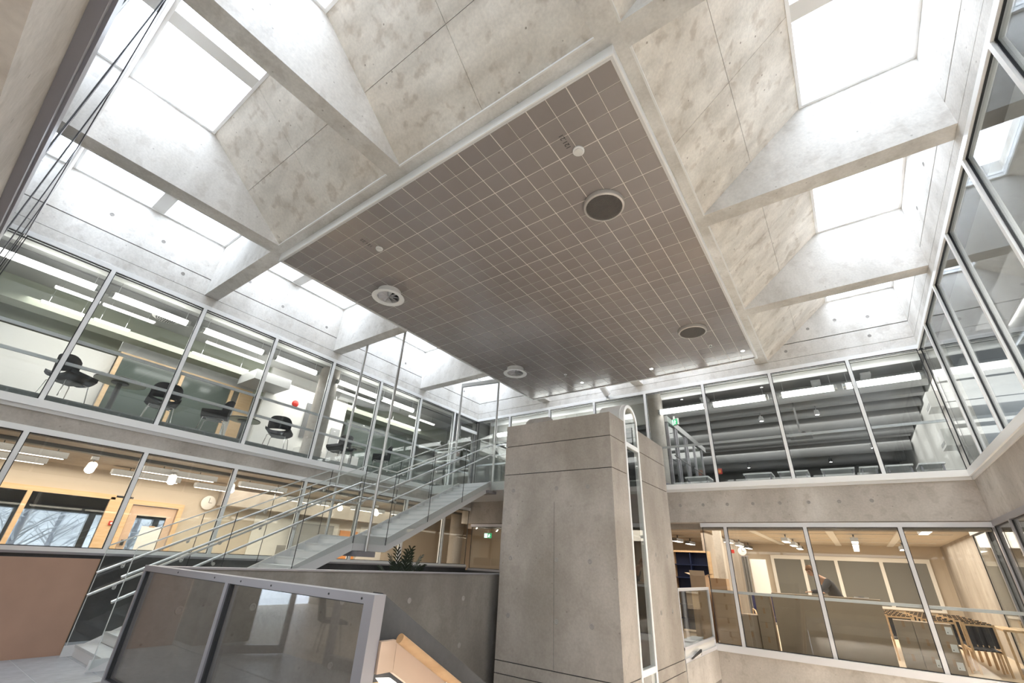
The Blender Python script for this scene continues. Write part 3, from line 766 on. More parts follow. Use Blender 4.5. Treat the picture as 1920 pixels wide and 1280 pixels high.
t = thing('brochure', 'dark brochure lying in the white ledge beside the lift tower', 'brochure', (TX1+0.033, 11.5, 0.02))
obj('cover', MB().prism([(-0.35, 0.0), (0.35, 0.0), (0.42, 0.10), (-0.1, 0.04)], 0, -0.02, 0.012), TRANSL, t)
obj('page', MB().prism([(-0.3, 0.002), (0.3, 0.002), (0.36, 0.05)], 0, 0.0125, 0.0145), WPAINT, t)
t = thing('paper_sheet', 'loose white paper sheets lying over the guard ledge beside the lift tower', 'paper', (TX1-0.25, 12.2, 0.19))
obj('sheets', MB().prism([(-0.9, 0.0), (0.6, 0.0), (0.3, 0.07), (-0.3, 0.06)], 0, -0.10, 0.18), PAPER, t)
obj('top_sheet', MB().prism([(-0.5, 0.065), (0.5, 0.075), (0.5, 0.078), (-0.5, 0.068)], 0, -0.10, 0.16), PAPER, t)

# ------------------------------------------------------------------ potted palm
t = thing('potted_palm', 'dark green potted palm standing behind the stairwell parapet', 'potted plant', (-7.5, 6.76, 0.0))
obj('pot', MB().lathe([(0.17, 0.0), (0.22, 0.42), (0.24, 0.45), (0.21, 0.45), (0.20, 0.40)], n=20), POTM, t, True)
obj('soil', MB().lathe([(0.20, 0.38), (0.19, 0.41)], n=16), DARK, t)
rnd = random.Random(3)
fr = [(0.05, 1.62, 0.18), (2.3, 1.50, 0.55), (0.0, 1.45, 0.62), (3.6, 1.35, 0.6), (5.2, 1.40, 0.5), (1.2, 1.55, 0.4), (4.4, 1.5, 0.35), (2.9, 1.2, 0.75), (0.6, 1.15, 0.8), (5.8, 1.6, 0.3), (3.2, 1.62, 0.25), (1.8, 1.1, 0.8)]
for a, ln, sp in fr:
    m = MB(); pts = []
    for k in range(9):
        u = k/8; r = 0.72*sp*u**1.4*ln*0.75; z = 0.42+0.86*ln*(u-0.28*sp*u**3)
        pts.append(Vector((r*math.cos(a), r*math.sin(a), z)))
    m.tube(pts, [0.010*(1-0.8*k/8) for k in range(9)], 5)
    for k in range(2, 9):
        for f_ in (0.0, 0.5):
            if k == 8 and f_ > 0: continue
            p = pts[k] if f_ == 0 else (pts[k]+pts[k+1])/2
            tdir = (pts[min(k+1, 8)]-pts[k-1]).normalized()
            for s in (-1, 1):
                side_ = tdir.cross(Vector((0, 0, 1)))
                if side_.length < 0.05: side_ = Vector((math.sin(a), -math.cos(a), 0))
                side_ = side_.normalized()*s
                L_ = 0.30*(1-abs(k/8-0.55)*0.9)
                tip = p+side_*L_*0.62+tdir*L_*0.75-Vector((0, 0, 0.05))
                mid = (p+tip)/2+Vector((0, 0, 0.02))
                w = tdir*0.024
                m.add([p-w, p+w, mid+w, tip, mid-w], [(0, 1, 2, 4), (4, 2, 3)])
    obj('frond', m, LEAF, t)

# ================================================================== rooms behind the glass
# ---- left, upper floor
UZ = 3.95
wu = struct('wall_left.001', B(-17.6, -17.4, -3.0, 18.0, UZ, 7.0), RWALL)
fl7 = struct('floor.007', B(-17.4, XL-0.36, -3.0, 18.0, 3.45, UZ+0.10), RCARP)
obj('white_partition', B(-16.0, -12.9, -1.2, -1.0, UZ, 7.0), RWALL, wu)
obj('white_partition', B(-15.3, -15.2, -1.0, 2.35, UZ, 6.1), RWALL, wu)
obj('side_wall', B(-17.4, XL-0.36, -3.2, -3.0, UZ, 7.0), RWALL, wu)
obj('side_wall', B(-17.4, -11.9, 18.0, 18.2, UZ, 7.0), RWALL, wu)
c1 = struct('ceiling.001', B(-17.6, XL-0.36, -3.2, 18.2, 7.0, 7.2), RCEIL)
obj('dropped_soffit', B(-13.4, -12.75, -3.0, 18.0, 6.96, 6.999), RDARK, c1)
tr3 = struct('trim_3', B(-14.9, -14.4, -3.0, 18.0, 6.45, 6.999), BEAMG)
tr4 = struct('trim_4', B(-16.4, -16.0, -3.0, 18.0, 6.45, 6.999), BEAMG)
obj('panel_run', B(-12.3, -12.05, -3.0, 18.0, 6.90, 6.999), RWALL, c1)
tr6 = struct('trim_6', MB().tube([(-13.2, 10.6, 6.78), (-13.7, 10.2, 6.78), (-14.0, 9.4, 6.78), (-14.05, 8.4, 6.78)], 0.16, 14), DUCT)
obj('air_box', B(-14.5, -13.4, 5.2, 6.3, 6.15, 6.45), DUCT, c1)
# glazed timber screen deeper in the room
w20 = struct('window_40')
for y in (2.4, 3.9, 5.3): obj('timber_post', B(-15.05, -14.95, y-0.045, y+0.045, UZ, 6.1), PINE, w20)
obj('timber_rail', B(-15.05, -14.95, 2.36, 5.9, 6.1, 6.2), PINE, w20)
obj('timber_post', B(-15.05, -14.95, 5.55, 5.95, UZ, 6.1), PINE, w20)
for a, b in ((2.45, 3.85), (3.95, 5.25)): obj('pane', B(-15.01, -14.99, a, b, UZ+0.1, 6.1), GREENG, w20)
obj('green_wall', B(-15.04, -14.97, 2.3, 5.9, 6.2, 7.0), RCEIL, wu)
obj('white_panel', B(-14.4, -14.3, 6.0, 9.0, UZ, 7.0), RWALL, wu)
obj('dark_screen', B(-14.28, -14.24, 7.45, 8.2, 5.0, 6.2), LAMPBODY, wu)
obj('dark_screen', B(-14.28, -14.24, 8.55, 8.9, 4.9, 5.6), DUCT, wu)
obj('glazed_wall', B(-15.1, -15.0, 9.6, 13.2, UZ, 6.3), GREENG, wu)
obj('cupboard', B(-14.2, -13.8, 7.35, 8.15, UZ, 4.62), RWALL, wu)
obj('cupboard', B(-14.2, -13.8, 8.3, 9.6, UZ, 4.72), WPAINT, wu)
t = thing('round_column', 'round concrete column just inside the upper left glazing', 'column', (-12.75, 7.15, UZ))
obj('shaft', MB().lathe([(0.30, 0.0), (0.30, 3.04)], n=28), CONC, t, True)
obj('collar', MB().lathe([(0.31, 0.0), (0.31, 0.08)], n=28), ALU, t, True)
t = thing('alarm_bell', 'red round alarm bell high on the white wall left of the column', 'alarm', (-14.28, 7.05, 6.05))
obj('bell', MB().lathe([(0.10, 0.0), (0.10, 0.03), (0.05, 0.06)], n=20, axis='x'), REDM, t, True)
obj('base', MB().lathe([(0.115, -0.02), (0.115, 0.0)], n=20, axis='x'), REDM, t)

def tube_lamp(loc, ln, axis, label, group, r=0.075):
    t = thing('tube_lamp', label, 'lamp', loc, 0 if axis == 'y' else -math.pi/2, group)
    obj('tube', MB().tube([(0, -ln/2+0.07, 0), (0, ln/2-0.07, 0)], r, 14), TUBE, t, True)
    for s in (-1, 1):
        obj('end_cap', MB().tube([(0, s*(ln/2-0.07), 0), (0, s*ln/2, 0)], r*1.05, 14), STEEL, t, True)
        obj('suspension', MB().tube([(0, s*(ln/2-0.12), r), (0, s*(ln/2-0.12), 0.385)], 0.006, 6), STEEL, t)
for i, (a, b) in enumerate(((-0.4, 1.11), (1.30, 2.93), (3.20, 4.86), (5.12, 6.54), (7.22, 8.88), (9.0, 10.62))):
    tube_lamp((-12.4, (a+b)/2, 6.60-0.01*i), b-a, 'y', '%s bright tube lamp from the left behind the upper left glazing' % ORD[i], 'tube lamps behind the upper left glazing')
def slim_lamp(loc, ln, axis, label, group, h=0.05):
    t = thing('slim_lamp', label, 'lamp', loc, 0 if axis == 'y' else -math.pi/2, group)
    obj('housing', B(-0.035, 0.035, -ln/2, ln/2, 0.0, h), WPAINT, t)
    obj('diffuser', B(-0.028, 0.028, -ln/2+0.02, ln/2-0.02, -0.008, 0.0), SLIM, t)
    for s in (-1, 1): obj('suspension', MB().tube([(0, s*ln*0.35, h), (0, s*ln*0.35, (6.958 if loc[0] > -13.5 else 6.998)-loc[2])], 0.005, 5), STEEL, t)
i = 0
for x, z, yy in ((-13.1, 6.55, ((0.5, 1.3), (1.35, 2.4), (3.6, 5.2), (7.7, 9.3), (11.0, 12.4))), (-13.9, 6.42, ((0.46, 1.3), (1.42, 2.15), (3.6, 5.15), (8.1, 9.1), (10.6, 12.4)))):
    for a, b in yy:
        slim_lamp((x, (a+b)/2, z), b-a, 'y', '%s slim strip lamp from the left in the %s row behind the upper left glazing' % (ORD[i % 5], 'front' if i < 5 else 'rear'), 'slim strip lamps behind the upper left glazing'); i += 1
for i, (y, lb) in enumerate(((2.2, 'round perforated speaker rose above the second upper left pane'),)):
    t = thing('ceiling_speaker', lb, 'speaker', (-13.0, y+0.35, 6.775), 0)
    obj('rose', MB().lathe([(0.30, 0), (0.30, -0.02), (0.24, -0.05)], n=28), WPAINT, t, True)
    g = MB()
    for k in range(5):
        for q in range(6*k or 1):
            a = 2*math.pi*q/max(1, 6*k); g.lathe([(0.018, -0.05), (0.018, -0.054)], (0.05*k*math.cos(a), 0.05*k*math.sin(a), 0), 8)
    obj('perforation', g, GASK, t)

# chairs: upholstered tub shells on slim chrome legs
def tub_chair(label, loc, rz):
    t = thing('tub_chair', label, 'chair', loc, rz, 'black tub chairs behind the upper left glazing')
    # seat shell (facing +y): grid bowl with thickness
    def shell(name, f, nu, nv, th):
        vs = []; fs = []
        for side_ in (0, 1):
            for i in range(nu+1):
                for j in range(nv+1):
                    p, n = f(i/nu, j/nv); p = Vector(p)-Vector(n)*(th*side_); vs.append(p)
        M_ = (nu+1)*(nv+1)
        def id_(s, i, j): return s*M_+i*(nv+1)+j
        for s in (0, 1):
            for i in range(nu):
                for j in range(nv):
                    q = (id_(s, i, j), id_(s, i+1, j), id_(s, i+1, j+1), id_(s, i, j+1)); fs.append(q if s == 0 else q[::-1])
        for i in range(nu):
            fs.append((id_(0, i, 0), id_(1, i, 0), id_(1, i+1, 0), id_(0, i+1, 0))); fs.append((id_(0, i, nv), id_(0, i+1, nv), id_(1, i+1, nv), id_(1, i, nv)))
        for j in range(nv):
            fs.append((id_(0, 0, j), id_(0, 0, j+1), id_(1, 0, j+1), id_(1, 0, j))); fs.append((id_(0, nu, j), id_(1, nu, j), id_(1, nu, j+1), id_(0, nu, j+1)))
        return obj(name, MB().add(vs, fs), BLACKF, t, True)
    def seat(u, v):
        x = (u-0.5)*0.62; y = (v-0.5)*0.56
        z = 0.43+0.10*(abs(u-0.5)*2)**3+0.03*(1-v)
        return (x, y, z), (0, 0, 1)
    def back(u, v):
        a = (u-0.5)*2.3
        R = 0.33
        x = R*math.sin(a)*1.0; y = -0.02-R*math.cos(a)*(0.82+0.12*v)
        top = 0.86-0.14*(abs(u-0.5)*2)**4
        z = 0.52+(top-0.52)*v
        return (x, y, z), (-math.sin(a), math.cos(a), 0)
    shell('seat', seat, 10, 8, 0.07)
    shell('backrest', back, 14, 5, -0.05)
    for sx in (-1, 1):
        for sy in (-1, 1):
            obj('leg', MB().tube([(sx*0.17, sy*0.15, 0.37), (sx*0.23, sy*0.22, 0.34), (sx*0.27, sy*0.26, 0.0)], 0.010, 8), CHROME, t, True)
    obj('seat_frame', B(-0.18, 0.18, -0.16, 0.16, 0.345, 0.368), LAMPBODY, t)
    return t
CHZ = UZ+0.10
tub = tub_chair('black tub chair left of the big round table, half hidden by the leftmost mullion', (-12.15, 1.38, CHZ), 0.5)
for lb, x, y, rz in (('black tub chair right of the big round table at the third mullion', -12.25, 3.02, 1.4),
                     ('black tub chair seen from behind in the middle of the third upper pane', -12.2, 4.15, 2.7),
                     ('black tub chair beside the small table left of the round column', -12.3, 5.85, 0.9),
                     ('black tub chair with raised back just right of the round column', -12.35, 7.85, 1.9),
                     ('black tub chair behind the right hanger rod of the stair', -12.2, 9.35, 2.5)):
    dup(tub, (x, y, CHZ), rz, lb)
def round_table(loc, r, label, h=0.72):
    t = thing('round_table', label, 'table', loc, 0, 'round tables behind the upper left glazing')
    obj('tabletop', MB().lathe([(r, h), (r, h+0.02), (r-0.01, h+0.03)], n=40), TTOP, t, True)
    obj('edge_band', MB().lathe([(r+0.006, h-0.002), (r+0.006, h+0.022), (r-0.0, h+0.022), (r, h-0.002)], n=40, close=True), GASK, t, True)
    obj('pedestal', MB().tube([(0, 0, 0.02), (0, 0, h)], 0.05, 14), LAMPBODY, t, True)
    obj('mount_plate', MB().lathe([(0.16, h-0.03), (0.16, h-0.001)], n=20), LAMPBODY, t)
    obj('base', MB().lathe([(0.30, 0.0), (0.30, 0.012), (0.05, 0.03)], n=28), LAMPBODY, t, True)
round_table((-12.5, 2.2, CHZ), 0.46, 'big sage green round table seen from below in the second upper pane')
round_table((-13.0, 5.15, CHZ), 0.40, 'smaller dark edged round table at the fourth upper mullion')
round_table((-13.05, 8.75, CHZ), 0.38, 'round table between the two chairs right of the column')
# corner door leaf to the landing
d1 = struct('door_1')
for q in (B(XL-0.06, XL+0.02, 12.14, 12.22, 3.87, 6.75), B(XL-0.06, XL+0.02, 13.26, 13.34, 3.87, 6.25)): obj('door_stile', q, LAMPBODY, d1)
obj('door_rail', B(XL-0.05, XL+0.03, 12.2, 13.4, 6.22, 6.34), WHITE, d1)
obj('door_closer', B(XL+0.02, XL+0.06, 12.3, 12.36, 5.9, 6.45), LAMPBODY, d1)

# ---- left, lower floor
wl2 = struct('wall_left.002', B(-16.1, -15.9, -1.4, 1.2, 0.0, 3.3), RWARM)
obj('wall_piece', B(-16.1, -15.9, 1.2, 3.78, 2.72, 3.3), RWARM, wl2)
obj('wall_piece', B(-16.1, -15.9, 3.78, 18.0, 2.72, 3.3), RWARM, wl2)
obj('wall_piece', B(-16.1, -15.9, 5.45, 18.0, 0.0, 2.72), RWARM, wl2)
obj('wall_piece', B(-16.1, -15.9, 1.2, 4.2, 0.0, 1.05), RWARM, wl2)
obj('wall_piece', B(-16.1, -15.9, 4.2, 5.45, 2.66, 2.72), RWARM, wl2)
obj('side_wall', B(-16.0, XL-0.36, 18.0, 18.2, 0.0, 3.3), RWARM, wl2)
obj('side_wall', B(-16.0, XL-0.36, -1.6, -1.4, 0.0, 3.3), RWARM, wl2)
obj('brown_bulkhead', B(-15.9, -15.3, 6.3, 18.0, 2.75, 3.29), CONCT, wl2)
c2 = struct('ceiling.002', B(-16.1, XL-0.36, -1.6, 18.2, 3.3, 3.44), CONCT)
tr5 = struct('trim_5', B(-12.75, -12.55, -1.4, 18.0, 3.23, 3.30), LAMPBODY)
w41 = struct('window_41')
for q in (B(-15.95, -15.82, 1.2, 3.80, 2.60, 2.72), B(-15.95, -15.82, 2.10, 2.19, 1.05, 2.60), B(-15.95, -15.82, 3.70, 4.08, 1.05, 2.66), B(-15.95, -15.82, 1.2, 3.7, 1.0, 1.06)):
    obj('timber_frame', q, PINE, w41)
for a, b in ((0.2, 2.10), (2.19, 3.70)): obj('pane', B(-15.90, -15.88, a, b, 1.06, 2.60), GDARK, w41)
d2 = struct('door_2')
for q in (B(-15.95, -15.80, 4.10, 4.22, 0.0, 2.66), B(-15.95, -15.80, 5.33, 5.45, 0.0, 2.66), B(-15.95, -15.80, 4.22, 5.33, 2.54, 2.66)): obj('door_frame', q, PINE, d2)
for q in (B(-15.93, -15.86, 4.24, 4.42, 0.02, 2.52), B(-15.93, -15.86, 5.13, 5.31, 0.02, 2.52), B(-15.93, -15.86, 4.42, 5.13, 2.28, 2.52), B(-15.93, -15.86, 4.42, 5.13, 0.02, 0.5)): obj('door_leaf', q, PLY, d2)
obj('door_pane', B(-15.90, -15.88, 4.42, 5.13, 0.5, 2.28), GDARK, d2)
obj('door_handle', B(-15.86, -15.80, 4.30, 4.36, 1.52, 1.66), TRANSL, d2)
t = thing('poster', 'white paper sheet taped inside the wooden door window', 'poster', (-15.87, 4.85, 1.9))
obj('sheet', B(0.0, 0.004, -0.22, 0.26, -0.75, 0.12), PAPER, t)
obj('tape', B(0.004, 0.006, -0.05, 0.08, 0.10, 0.14), CARD, t)
t = thing('fire_alarm', 'small red fire alarm button beside the wooden door', 'alarm', (-15.82, 3.92, 2.03))
obj('box', B(0.0, 0.04, -0.05, 0.05, -0.05, 0.05), REDM, t); obj('button', MB().lathe([(0.025, 0.04), (0.025, 0.05)], n=12, axis='x'), PAPER, t)
t = thing('wall_clock', 'round white wall clock above the door in the lower left room', 'clock', (-15.86, 6.05, 2.80))
obj('case', MB().lathe([(0.20, 0.0), (0.20, 0.04), (0.18, 0.05)], n=28, axis='x'), WPAINT, t, True)
obj('hand', B(0.051, 0.054, -0.005, 0.005, 0.0, 0.14), TRANSL, t); obj('hand', B(0.051, 0.054, 0.0, 0.09, -0.005, 0.005), TRANSL, t)
# next room with the daylight behind it
wl3 = struct('wall_left.003', B(-20.2, -20.0, -4.0, 8.0, 2.35, 3.4), RCEIL)
obj('sill_wall', B(-20.2, -20.0, -4.0, 8.0, 0.0, 0.95), RCEIL, wl3)
for y in (-1.5, 0.9, 2.65, 4.4, 6.2): obj('pier', B(-20.2, -20.0, y-0.09, y+0.09, 0.95, 2.35), WPAINT, wl3)
obj('side_wall', B(-20.2, -16.1, 8.0, 8.2, 0.0, 3.4), RDARK, wl3)
obj('side_wall', B(-20.2, -16.1, -4.2, -4.0, 0.0, 3.4), RDARK, wl3)
obj('header', B(-19.98, -19.8, -4.0, 8.0, 2.36, 2.5), WPAINT, wl3)
c3_ = struct('ceiling.003', B(-20.2, -16.1, -4.2, 8.2, 3.4, 3.6), RDARK)
f5 = struct('floor.005', B(-20.2, -16.0, -4.2, 8.2, -0.2, -0.02), RCARP)
t = thing('office_chair', 'blue chair back showing above the sill behind the wooden window', 'chair', (-17.6, 3.75, 0.0), 1.7)
obj('backrest', MB().prism([(-0.22, 0.75), (0.22, 0.75), (0.20, 1.42), (-0.20, 1.42)], 1, -0.04, 0.04), BLUEFAB, t)
obj('seat', B(-0.24, 0.24, 0.0, 0.46, 0.44, 0.50), BLUEFAB, t)
for sx in (-0.2, 0.2):
    obj('leg', MB().tube([(sx, 0.02, 0.44), (sx*1.2, -0.05, 0.0)], 0.012, 6), CHROME, t); obj('leg', MB().tube([(sx, 0.42, 0.44), (sx*1.2, 0.48, 0.0)], 0.012, 6), CHROME, t)
    obj('upright', MB().tube([(sx, 0.0, 0.46), (sx, 0.0, 0.78)], 0.012, 6), CHROME, t)
gr = struct('trim_1', B(-60, -20.3, -40, 40, -0.5, -0.2), SNOW)
rnd = random.Random(11)
hill = struct('trim_2', MB().prism([(-64, -0.3), (-34, -0.3), (-38, 4.2), (-50, 9.5), (-64, 11.0)], 1, -40, 45), FROST)
def birch(loc, h, label):
    t = thing('frosted_birch', label, 'tree', loc, 0, 'frosted trees outside the lower left window')
    obj('trunk', MB().tube([(0, 0, 0), (0.1, 0.05, h*0.5), (0.05, 0.1, h)], [0.12, 0.08, 0.02], 8), TRUNKF, t, True)
    m = MB()
    for k in range(46):
        z = h*rnd.uniform(0.12, 0.95); a = rnd.uniform(0, 6.28); L_ = (1.15-z/h)*h*0.26*rnd.uniform(0.7, 1.2)
        p = Vector((0.05, 0.05, z)); q = p+Vector((math.cos(a)*L_*0.6, math.sin(a)*L_*0.6, L_*0.55)); r = p+Vector((math.cos(a)*L_, math.sin(a)*L_, L_*0.75))
        m.tube([p, q, r], [0.035, 0.022, 0.010], 4)
        for e in range(4):
            d = Vector((rnd.uniform(-1, 1), rnd.uniform(-1, 1), rnd.uniform(-0.6, 0.8)))*0.45
            m.tube([q.lerp(r, e/4), q.lerp(r, e/4)+d], [0.02, 0.008], 3)
    obj('branches', m, FROST, t)
for i, (x, y, h) in enumerate(((-23.5, 0.0, 6.5), (-24.0, 3.4, 6.5), (-24.5, 6.9, 6.0), (-28.5, 1.6, 7.0), (-28.5, 5.2, 7.0), (-32.3, 3.4, 7.0), (-32.3, -0.4, 7.0))):
    birch((x, y, -0.2), h, '%s frosted bare tree from the left outside the lower left wooden window' % ORD[i])
def track_spot(loc, label):
    t = thing('track_spot', label, 'spotlight', loc, 0, 'white track spotlights in the lower left room')
    obj('head', MB().tube([(0, 0, 0.02), (0.16, -0.05, -0.10)], [0.085, 0.085], 20), WPAINT, t, True)
    obj('lens', MB().tube([(0.161, -0.0503, -0.101), (0.166, -0.052, -0.105)], 0.075, 20), SPOTG, t)
    obj('stem', MB().tube([(0.05, -0.02, 0.05), (0.05, -0.02, 0.12)], 0.015, 8), LAMPBODY, t)
    obj('adapter', B(0.0, 0.10, -0.08, 0.04, 0.12, 0.20), LAMPBODY, t)
for i, (y, lb) in enumerate(((2.48, 'bright spotlight in the second lower left pane'), (4.0, 'bright spotlight in the third lower left pane left of the clock'), (5.35, 'bright spotlight at the fourth lower left mullion above the rails'), (9.2, 'left bright spotlight seen through the middle stair landing glass'), (10.7, 'right bright spotlight seen behind the middle hanger rod'))):
    track_spot((-12.95 if i < 3 else -13.75, y, 3.03), lb)
i = 0
for x, yy in ((-13.1, ((0.9, 2.05), (3.4, 5.0), (5.6, 6.9))), (-14.6, ((1.0, 2.0), (3.2, 4.7), (12.2, 14.0))), (-14.9, ((5.2, 6.2), (8.0, 9.6), (10.5, 12.0)))):
    for k, (a, b) in enumerate(yy):
        t = thing('baffle_lamp', 'dark %s baffle lamp in the %s row on the lower left ceiling' % (ORD[k], ('front', 'middle', 'rear')[i]), 'lamp', (x, (a+b)/2, 3.10), 0, 'dark baffle lamps in the lower left room')
        obj('housing', B(-0.09, 0.09, -(b-a)/2, (b-a)/2, 0.0, 0.12), LAMPBODY, t)
        obj('diffuser', B(-0.08, -0.03, -(b-a)/2+0.03, (b-a)/2-0.03, -0.01, 0.0), WLAMP, t)
        for s in (-0.4, 0.4): obj('suspension', MB().tube([(0, s, 0.12), (0, s, 0.20)], 0.01, 6), LAMPBODY, t)
    i += 1
t = thing('round_column', 'round concrete column in the wood-lit room behind the stair', 'column', (-13.0, 14.3, 0.0))
obj('shaft', MB().lathe([(0.27, 0.0), (0.27, 3.29)], n=28), CONCT, t, True)
obj('collar', MB().lathe([(0.28, 0.0), (0.28, 0.08)], n=28), ALU, t, True)
obj('orange_panel', B(-15.89, -15.86, 10.9, 11.7, 0.2, 2.4), ORANGEP, wl2)
obj('white_panel', B(-15.89, -15.86, 7.6, 10.8, 0.0, 2.6), RWALL, wl2)
obj('white_panel', B(-15.89, -15.86, 11.8, 13.0, 0.0, 2.6), RWALL, wl2)
t = thing('display_case', 'tall grey glass-fronted case with a red mark below the stair landing', 'cabinet', (-14.6, 8.6, 0.0))
obj('body', B(-0.3, 0.3, -0.55, 0.55, 0.0, 1.75), RDARK, t); obj('front', B(0.3, 0.32, -0.52, 0.52, 0.1, 1.7), GREENG, t)
obj('red_mark', MB().tube([(0.33, 0.40+0.12*math.cos(a/8*math.pi), 1.55+0.12*math.sin(a/8*math.pi)) for a in range(-5, 6)], 0.015, 6), REDM, t)
t = thing('pinboard', 'dark grey noticeboard on the wall seen through the stair glass', 'board', (-15.5, 9.6, 1.9))
obj('frame', B(-0.03, 0.0, -0.75, 0.75, -0.6, 0.6), LAMPBODY, t); obj('sheet', B(0.0, 0.01, -0.70, 0.70, -0.55, 0.55), RDARK, t)

def exit_sign(loc, rz, label):
    t = thing('exit_sign', label, 'exit sign', loc, rz)
    obj('case', B(-0.20, 0.20, 0.0, 0.05, -0.11, 0.11), WPAINT, t)
    obj('panel', B(-0.185, 0.185, -0.004, 0.0, -0.10, 0.10), SIGNG, t)
    obj('door_symbol', B(-0.17, -0.02, -0.007, -0.004, -0.085, 0.085), SIGNW, t)
    obj('running_figure', MB().prism([(0.05, 0.055), (0.085, 0.07), (0.08, 0.03), (0.13, 0.0), (0.07, 0.0), (0.10, -0.08), (0.05, -0.04), (0.02, -0.085), (0.03, 0.0)], 1, -0.007, -0.004), SIGNW, t)
    obj('hanger', B(-0.03, 0.03, 0.01, 0.04, 0.11, 0.22), WPAINT, t)
exit_sign((-13.5, 17.0, 2.66), 0.25, 'green and white exit sign glowing in the wood-lit room left of the tower')

# ---- near side: lower hall behind the camera and upper room (seen as reflections)
wn2 = struct('wall_near.001', B(-16, 7, -6.6, -6.4, 0.0, 7.0), RWARM)
obj('soffit', B(-16, 7, -6.4, YN-0.181, 3.012, 3.6), CONCP, wn2)  # darker concrete puts the shade under the slab into the colour
fl10 = struct('floor.010', B(-16, 7, -6.4, YN-0.36, 3.601, 3.92), RCARP)
obj('concrete_pier', B(-10.9, -10.1, -1.5, -0.5, 0.0, 2.85), CONCP, wn2)
obj('glazed_partition', B(-6.3, -2.0, -1.42, -1.40, 0.0, 2.8), GLASS, wn2)
for x in (-7.35, -6.35, -5.3, -4.2, -3.1): obj('door_frame', B(x-0.05, x+0.05, -1.46, -1.36, 0.0, 2.8), ALU, wn2)
obj('door_frame', B(-7.3, -3.1, -1.46, -1.36, 0.0, 0.15), ALU, wn2)
d3 = struct('door_3')
d3q = MB().bar((-9.15, -0.42, 1.2), (-9.1, -0.5, 1.2), 0.06, 2.4)
for a, b, z0, z1 in ((0.0, 0.10, 0.02, 2.5), (0.98, 1.08, 0.02, 2.5), (0.10, 0.98, 0.02, 0.14), (0.10, 0.98, 2.38, 2.5)):
    m = B(a, b, -0.03, 0.03, z0, z1); q = obj('door_leaf', m, ALU, d3); q.location = (-9.15, -0.45, 0); q.rotation_euler = (0, 0, math.radians(-55))
q = obj('door_pane', B(0.10, 0.98, -0.006, 0.006, 0.14, 2.38), GLASS, d3); q.location = (-9.15, -0.45, 0); q.rotation_euler = (0, 0, math.radians(-55))
t = thing('side_chair', 'black shell chair mirrored in the foreground balustrade glass', 'chair', (-8.4, -2.1, 0.0), 0.4)
obj('shell', MB().prism([(-0.24, 0.42), (0.22, 0.46), (0.28, 0.85), (0.24, 0.86), (0.17, 0.52), (-0.24, 0.47)], 0, -0.24, 0.24), BLACKF, t)
for sx in (-0.2, 0.2):
    for sy in (-0.2, 0.2): obj('leg', MB().tube([(sx*0.7, sy*0.7, 0.43), (sx, sy, 0.0)], 0.011, 6), CHROME, t)
c4 = struct('ceiling.004', B(-16, 7, -6.6, YN-0.36, 7.0, 7.2), RCEIL)

# ---- right side rooms
w5 = struct('wall_right.001', B(6.6, 6.8, -3.0, 16.5, 0.0, 7.0), RCEIL)
fl8 = struct('floor.008', B(XR+0.36, 6.6, -0.3, 16.5, 2.86, UZ), RCARP)
obj('side_wall', B(XR+0.36, 6.6, 16.5, 16.7, -0.02, 2.86), RCEIL, w5)
f6 = struct('floor.006', B(XR+0.36, 7.0, -1.0, 13.7, -0.02, 0.0), RCARP)
c5 = struct('ceiling.005', B(XR+0.36, 6.8, -0.3, 13.8, 7.0, 7.2), RCEIL)
obj('round_duct', MB().tube([(3.9, -0.2, 6.6), (3.9, 13.5, 6.6)], 0.16, 16), DUCT, c5, True)
obj('round_duct', MB().tube([(5.2, -0.2, 6.5), (5.2, 13.5, 6.5)], 0.25, 16), DUCT, c5, True)
for i in range(4):
    t = thing('ceiling_spot', '%s round ceiling spot from the front behind the right upper glazing' % ORD[i], 'downlight', (4.5, 4.0+2.6*i, 6.995), 0, 'ceiling spots behind the right glazing')
    obj('rim', MB().lathe([(0.09, 0), (0.09, -0.03), (0.07, -0.03), (0.07, 0.0)], n=18), WPAINT, t); obj('lens', MB().lathe([(0.069, 0), (0.069, -0.02)], n=18), SPOTG, t)

# ---- back, upper floor
wb2 = struct('wall_back.001', B(-12.0, 9.0, 31.0, 31.2, UZ, 7.2), RCEIL)
fl9 = struct('floor.009', B(-12.0, 9.0, YB+0.36, 31.0, 3.0, UZ), RCARP)
obj('side_wall', B(-12.2, -12.0, YB+0.36, 31.0, UZ, 7.2), RCEIL, wb2)
obj('side_wall', B(2.75, 2.95, YB+0.36, 31.0, UZ, 7.2), RWALL, wb2)
c6_ = struct('ceiling.006', B(-12.0, 9.0, YB+0.36, 31.0, 7.1, 7.3), RDARK)
for y, z, r in ((15.6, 6.75, 0.22), (17.6, 6.7, 0.16), (18.6, 6.6, 0.30), (20.6, 6.65, 0.2), (22.5, 6.55, 0.32), (25.2, 6.6, 0.25), (28.0, 6.6, 0.3)):
    obj('round_duct', MB().tube([(-11.5, y, z), (2.7, y, z)], r, 14), DUCT, c6_, True)
for y in (16.6, 19.6, 21.6, 24.0, 26.6): obj('ceiling_beam', B(-11.9, 2.7, y-0.15, y+0.15, 6.6, 7.1), DUCT, c6_)
for x in (-3.0, 0.2, 1.4): obj('cable_tray', B(x-0.12, x+0.12, 15.0, 30.0, 6.86, 6.94), DUCT, c6_)
obj('light_bulkhead', B(-11.9, 2.7, YB+0.38, YB+0.9, 6.98, 7.09), RWALL, c6_)
obj('white_pipe', MB().tube([(-4.3, 14.25, 6.88), (2.5, 14.25, 6.88)], 0.10, 16), WHITE, c6_, True)
obj('white_pipe', MB().tube([(-11.5, 14.25, 6.88), (-4.75, 14.25, 6.88)], 0.10, 16), WHITE, c6_, True)
